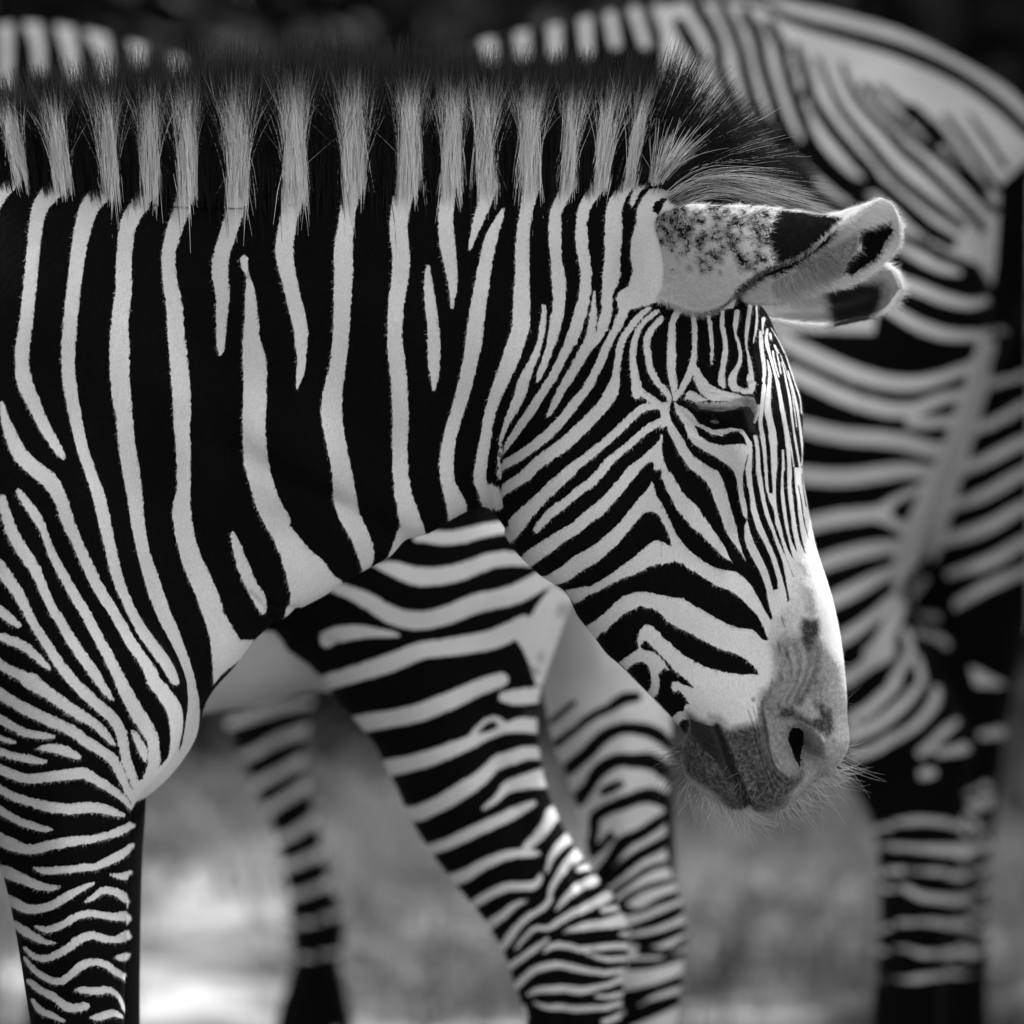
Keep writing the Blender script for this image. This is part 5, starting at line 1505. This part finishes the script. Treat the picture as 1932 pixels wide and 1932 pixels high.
# ================================================================== the zebra farther back, rump on the right
Y2 = 1.95
ZB = root('zebra', (float(on_plane([(900, 2400)], Y2)[0][0]), Y2, 0), 'zebra farther back turned away, its round striped rump rising behind the forelock', 'zebra')
TR2 = [(-250, 110), (-100, 70), (0, 52), (100, 58), (200, 80), (350, 125), (500, 180), (650, 195), (780, 145), (900, 82), (1000, 58), (1100, 35), (1200, 12), (1300, -6), (1420, -6), (1500, 6), (1600, 28), (1700, 58), (1800, 108), (1900, 170), (1965, 260), (1965, 400), (1925, 540), (1890, 630),
       (1850, 730), (1800, 850), (1750, 960), (1715, 1060), (1690, 1130), (1600, 1180), (1400, 1200), (1000, 1230), (600, 1250), (200, 1240), (-250, 1180), (-420, 1050), (-520, 800), (-620, 450), (-700, 300), (-880, 480), (-960, 470), (-960, 380), (-800, 60), (-740, -160), (-640, -200), (-500, -60), (-400, 60)]
L2N = [(1350, 700), (1420, 1000), (1500, 1250), (1560, 1400), (1598, 1471), (1628, 1515), (1651, 1571), (1658, 1638), (1661, 1721), (1655, 1821), (1645, 1921), (1640, 2150), (1620, 2230), (1590, 2330), (1740, 2330), (1750, 2230), (1765, 2150), (1775, 1921), (1778, 1821), (1781, 1771), (1795, 1688), (1808, 1588), (1825, 1495), (1838, 1428), (1835, 1388), (1795, 1310), (1755, 1225), (1720, 1155), (1695, 1085), (1760, 940), (1840, 740), (1860, 500), (1700, 400)]
L2N_H = [(1600, 700, .15), (1600, 1100, .11), (1690, 1350, .07), (1760, 1450, .055), (1725, 1650, .04), (1710, 1950, .036), (1690, 2300, .055)]
L2N_R = [(1600, 700, .22), (1600, 1100, .14), (1700, 1350, .075), (1740, 1450, .07), (1725, 1650, .045), (1710, 1950, .04), (1690, 2300, .04)]
L2F = [(1700, 500), (1720, 900), (1720, 1150), (1760, 1300), (1790, 1400), (1800, 1500), (1785, 1650), (1775, 1850), (1765, 2150), (1740, 2300), (1880, 2300), (1870, 2150), (1862, 1850), (1863, 1655), (1877, 1555), (1888, 1455), (1900, 1371), (1935, 1200), (1990, 1000), (2010, 750), (1985, 480)]
L2F_H = [(1850, 700, .14), (1850, 1100, .11), (1830, 1350, .07), (1830, 1500, .05), (1820, 1800, .035), (1810, 2280, .05)]
L2F_R = [(1850, 700, .14), (1850, 1100, .12), (1830, 1350, .065), (1830, 1500, .05), (1820, 1800, .035), (1810, 2280, .04)]
L2A = [(330, 950), (400, 1250), (423, 1348), (443, 1408), (483, 1488), (520, 1571), (533, 1638), (546, 1700), (548, 1760), (556, 1800), (545, 1850), (528, 1900), (520, 1960), (540, 2200), (520, 2300), (690, 2300), (690, 2200), (668, 1960), (655, 1880), (640, 1810), (650, 1770), (646, 1715), (623, 1671), (600, 1555), (573, 1455), (580, 1371), (610, 1200), (620, 950)]
L2A_H = [(450, 1050, .09), (500, 1350, .065), (560, 1600, .045), (600, 1740, .05), (600, 1950, .045), (630, 2280, .05)]
L2A_R = [(450, 1050, .12), (500, 1350, .07), (560, 1600, .04), (600, 1740, .05), (600, 1950, .045), (630, 2280, .04)]
body2 = Body([Part(TR2, Y2, [(1700, 500, .24), (1400, 500, .30), (900, 600, .31), (300, 600, .28), (-200, 600, .22), (-500, 250, .1), (-700, 100, .08), (-920, 420, .05), (1900, 500, .15)], [(1400, 500, .26), (900, 600, .3), (200, 600, .27), (-300, 500, .2), (-500, 250, .13), (-700, 100, .09), (-920, 420, .06), (1900, 400, .16)], tilt=(0.25, 0, -.32, 0)),
              Part(L2N, Y2 - .25, L2N_H, L2N_R), Part(L2F, Y2 + .05, L2F_H, L2F_R), Part(L2A, Y2 + .32, L2A_H, L2A_R), leg('fore', -.62, Y2 + .62)], .03)
V, T = body2.mesh(0.0155)
V = body2.snap(V, 3)
q = drawing(V)
V, T, _ = refine(V, T, frame_box(q))
V = body2.snap(V, 1)
q = drawing(V)
s = paint(q, BACK, np.full(len(V), -12.0))
wild_stripes(q, V, s, ~frame_box(q) | ((q[:, 0] < 1285) & (q[:, 1] > 200) & (q[:, 1] < 1320)) | ((q[:, 0] >= 1285) & (q[:, 0] < 1445) & (q[:, 1] > 610) & (q[:, 1] < 1320)))
tone = np.zeros(len(V))
tone[V[:, 2] < 0.06] = 1
link_mesh('body', V, T, M_COAT, ZB, {'stripe': s, 'tone': tone, 'edge': np.full(len(V), .8)})
print('back body', len(V), len(T))
add_tail(ZB, float(on_plane([(1990, 300)], Y2)[0][0]), Y2 - .1, 1.32, 1)

# ------------------------------------------------------------------ ground
def ground_mat():
    m, nt, b = new_mat('dry_ground')
    co = N(nt, 'ShaderNodeTexCoord').outputs['Object']
    a = noise(nt, co, 1.5, 4, .6)
    c = noise(nt, co, 14, 5, .65)
    v = math_node(nt, 'ADD', maprange(nt, a, .42, .60, .04, .40), math_node(nt, 'MULTIPLY', math_node(nt, 'SUBTRACT', c, .5), .22))
    v = math_node(nt, 'MAXIMUM', v, .02)
    nt.links.new(to_col(nt, v), b.inputs['Base Color'])
    b.inputs['Roughness'].default_value = .95
    b.inputs['Specular IOR Level'].default_value = .1
    bp = N(nt, 'ShaderNodeBump')
    bp.inputs['Strength'].default_value = .6
    bp.inputs['Distance'].default_value = .04
    nt.links.new(c, bp.inputs['Height'])
    nt.links.new(bp.outputs['Normal'], b.inputs['Normal'])
    return m
gx = np.concatenate([np.linspace(-200, -12, 12), np.linspace(-10, 10, 81), np.linspace(12, 200, 12)])
gy = np.concatenate([np.linspace(-60, -9, 8), np.linspace(-7, 18, 101), np.linspace(20, 300, 14)])
X, Yg = np.meshgrid(gx, gy, indexing='ij')
far = np.clip((Yg - 2.6) / 2.5, 0, 1) * np.clip((19 - Yg) / 3, 0, 1)
Z = far * (.05 * np.sin(X * 1.7 + Yg * .6) * np.sin(Yg * 1.1 + .5) + .03 * np.sin(X * 4.1 + 1.0) * np.sin(Yg * 3.3))
V = np.stack([X, Yg, Z], -1).reshape(-1, 3)
ny = len(gy)
F = np.array([(i * ny + j, (i + 1) * ny + j, (i + 1) * ny + j + 1, i * ny + j + 1) for i in range(len(gx) - 1) for j in range(ny - 1)])
g = link_mesh('ground', V, F, ground_mat())
g['kind'] = 'structure'

# ------------------------------------------------------------------ dry grass
def blade_mat(name, lo, hi):
    m, nt, b = new_mat(name)
    t = N(nt, 'ShaderNodeAttribute', attribute_name='tone').outputs['Fac']
    nt.links.new(to_col(nt, grey_mix(nt, t, lo, hi)), b.inputs['Base Color'])
    b.inputs['Roughness'].default_value = .8
    b.inputs['Specular IOR Level'].default_value = .2
    return m
M_GRASS = blade_mat('dry_grass', .07, .34)
n = 12000
cx = RNG.uniform(-2.4, 2.4, 230)
cyy = RNG.uniform(3.2, 7.5, 230)
pick = RNG.integers(0, 230, n)
bx = cx[pick] + RNG.normal(0, .10, n)
by = cyy[pick] + RNG.normal(0, .10, n)
L = RNG.uniform(.06, .30, n)
a = RNG.uniform(0, 2 * math.pi, n)
fl = RNG.uniform(.3, 1.25, n)
k = 4
P = np.zeros((n, k, 3))
for i in range(k):
    t = i / (k - 1)
    P[:, i, 0] = bx + np.cos(a) * L * t * np.sin(fl * t)
    P[:, i, 1] = by + np.sin(a) * L * t * np.sin(fl * t)
    P[:, i, 2] = -.03 + L * t * np.cos(fl * t * .9)
Vh, Fh, Ah = strands(P, np.full(n, .003), np.repeat(RNG.uniform(0, 1, (n, 1)), k, 1))
gr = link_mesh('dry_grass', Vh, Fh, M_GRASS, None, {'tone': Ah})
gr['kind'] = 'stuff'
gr['label'] = 'dry pale grass tufts scattered over the sunlit ground'
gr['category'] = 'grass'

# ------------------------------------------------------------------ dark shrubs closing the view
M_LEAF = blade_mat('shrub_leaf', .006, .034)
M_BARK = plain('shrub_bark', .06, .9, .1)
def shrub(x, y, w, h, label, seed, nl=5200, leaf=1.0):
    rs = np.random.default_rng(seed)
    r = root('shrub', (x, y, 0), label, 'shrub', 'dark shrubs behind the zebras')
    # stems
    n = 9
    P = np.zeros((n, 5, 3))
    ang = rs.uniform(0, 2 * math.pi, n)
    for i in range(5):
        t = i / 4
        P[:, i, 0] = x + np.cos(ang) * w * .35 * t ** 1.3
        P[:, i, 1] = y + np.sin(ang) * w * .35 * t ** 1.3
        P[:, i, 2] = -.05 + h * .75 * t
    Vh, Fh, Ah = strands(P, np.full(n, .05), np.zeros((n, 5)))
    link_mesh('trunk', Vh, Fh, M_BARK, r)
    c = rs.normal(0, 1, (46, 3))
    c /= np.linalg.norm(c, axis=1, keepdims=True)
    c *= rs.uniform(.35, 1, (46, 1)) ** .5
    c = np.column_stack([x + c[:, 0] * w * .5, y + c[:, 1] * w * .45, h * .55 + c[:, 2] * h * .47])
    pk = rs.integers(0, 46, nl)
    ctr = c[pk] + rs.normal(0, 1, (nl, 3)) * np.array([w * .09, w * .09, h * .09])
    ctr[:, 2] = np.maximum(ctr[:, 2], .05)
    u = rs.normal(0, 1, (nl, 3))
    u /= np.linalg.norm(u, axis=1, keepdims=True)
    v = np.cross(u, rs.normal(0, 1, (nl, 3)))
    v /= np.linalg.norm(v, axis=1, keepdims=True)
    sz = rs.uniform(.05, .11, (nl, 1)) * leaf
    V = np.stack([ctr - u * sz, ctr + v * sz * .45, ctr + u * sz, ctr - v * sz * .45], 1).reshape(-1, 3)
    F = np.arange(nl * 4).reshape(-1, 4)
    link_mesh('foliage', V, F, M_LEAF, r, {'tone': np.repeat(rs.uniform(0, 1, nl), 4)}, smooth=False)
    return r
# ------------------------------------------------------------------ trees added out of view so their crowns shade the herd
M_TLEAF = blade_mat('tree_leaf', .02, .09)
def tree(x, y, h, lobes, label, seed, nl=9000):
    rs = np.random.default_rng(seed)
    r = root('tree', (x, y, 0), label, 'tree', 'shade trees added out of view beside the zebras')
    n = len(lobes)
    P = np.zeros((n + 1, 7, 3))
    P[0] = np.stack([x + .1 * np.sin(np.linspace(0, 3, 7)), np.full(7, y), np.linspace(-.1, h, 7)], 1)
    for i, l in enumerate(lobes):
        b = np.array([x, y, h * .55])
        e = np.array(l[:3])
        t = np.linspace(0, 1, 7)[:, None]
        P[i + 1] = b * (1 - t) + e * t + np.array([0, 0, .35]) * (t * (1 - t))
    Vh, Fh, Ah = strands(P, np.array([.17] + [.075] * n), np.zeros((n + 1, 7)))
    link_mesh('trunk', Vh, Fh, M_BARK, r)
    vol = np.array([l[3] * l[4] * l[5] for l in lobes])
    pk = rs.choice(n, nl, p=vol / vol.sum())
    Lb = np.array(lobes)
    d = rs.normal(0, 1, (nl, 3))
    d /= np.linalg.norm(d, axis=1, keepdims=True)
    d *= rs.uniform(.15, 1, (nl, 1)) ** .45 * (1 + .25 * np.sin(d[:, :1] * 7 + d[:, 2:] * 5))
    ctr = Lb[pk, :3] + d * Lb[pk, 3:6]
    u = rs.normal(0, 1, (nl, 3))
    u /= np.linalg.norm(u, axis=1, keepdims=True)
    v = np.cross(u, rs.normal(0, 1, (nl, 3)))
    v /= np.linalg.norm(v, axis=1, keepdims=True)
    sz = rs.uniform(.07, .14, (nl, 1))
    V = np.stack([ctr - u * sz, ctr + v * sz * .5, ctr + u * sz, ctr - v * sz * .5], 1).reshape(-1, 3)
    link_mesh('crown', V, np.arange(nl * 4).reshape(-1, 4), M_TLEAF, r, {'tone': np.repeat(rs.uniform(0, 1, nl), 4)}, smooth=False)
tree(3.6, 5.0, 4.4, [(.9, 3.4, 3.9, 2.2, 1.05, .7), (2.5, 3.5, 3.0, .9, 1.2, 1.0), (2.2, 2.7, 2.7, .8, .7, .6), (1.75, 1.6, 2.6, .85, .6, .5), (3.7, 5.0, 4.6, 1.5, 1.4, 1.0)], 'added unseen tree shading the rump of the far zebra', 71, 16000)
tree(-3.6, -1.6, 4.2, [(-2.8, -2.2, 3.0, 1.3, 1.5, 1.3), (-3.6, -1.2, 4.2, 1.6, 1.5, 1.0)], 'added unseen tree dimming the skylight on the shoulder of the front zebra', 72, 14000)

SH = [(-1.7, -2.4, 1.6, 2.7, 'upright shrub standing clear of the front zebra, before its shoulder'),  # first three shrubs: out of view, added to dim the light
      (-2.05, -1.35, 1.75, 2.6, 'tall shrub beside the shoulder of the front zebra'),
      (2.15, 1.6, 1.9, 2.3, 'low shrub to the side of the far zebra hind legs'),
     (-2.9, 6.6, 2.2, 2.4, 'broad dark shrub beyond the front zebra withers'),
      (-1.35, 6.4, 1.6, 2.3, 'dense dark shrub beyond the front zebra mane'),
      (0.35, 6.9, 1.5, 1.9, 'low dark shrub beyond the dip in the far zebra back'),
      (1.75, 6.5, 1.9, 2.7, 'tall dark shrub beyond the far zebra rump'),
      (-.95, 6.0, 1.3, 1.0, 'knee-high dark bush behind the front zebra chest'),
      (-.15, 6.15, 1.3, 1.0, 'knee-high dark bush behind the slanting foreleg of the far zebra'),
      (.62, 6.3, 1.3, 1.1, 'knee-high dark bush behind the front zebra muzzle'),
      (3.7, 9.0, 2.6, 2.6, 'dark shrub standing past the far zebra tail'),
      (-3.2, 11.0, 2.6, 3.2, 'high shrub in the second row beyond the mane'),
      (2.0, 12.0, 2.6, 2.6, 'wide shrub in the second row beyond the rump'),
      (4.9, 11.5, 3.0, 3.2, 'high shrub in the second row past the tail')]
for i, a in enumerate(SH):
    shrub(*a, seed=40 + i, nl=9000 if i < 3 else 5200)
for i, (x, y) in enumerate(((-4.5, 27.0), (-.6, 30.0), (3.8, 28.0))):
    shrub(x, y, 6.0, 4.6, ('far pale bush beyond the left end of the dark shrubs', 'far pale bush in the gap between the dark shrubs', 'far pale bush beyond the right end of the dark shrubs')[i], 60 + i, 4200, 2.6)
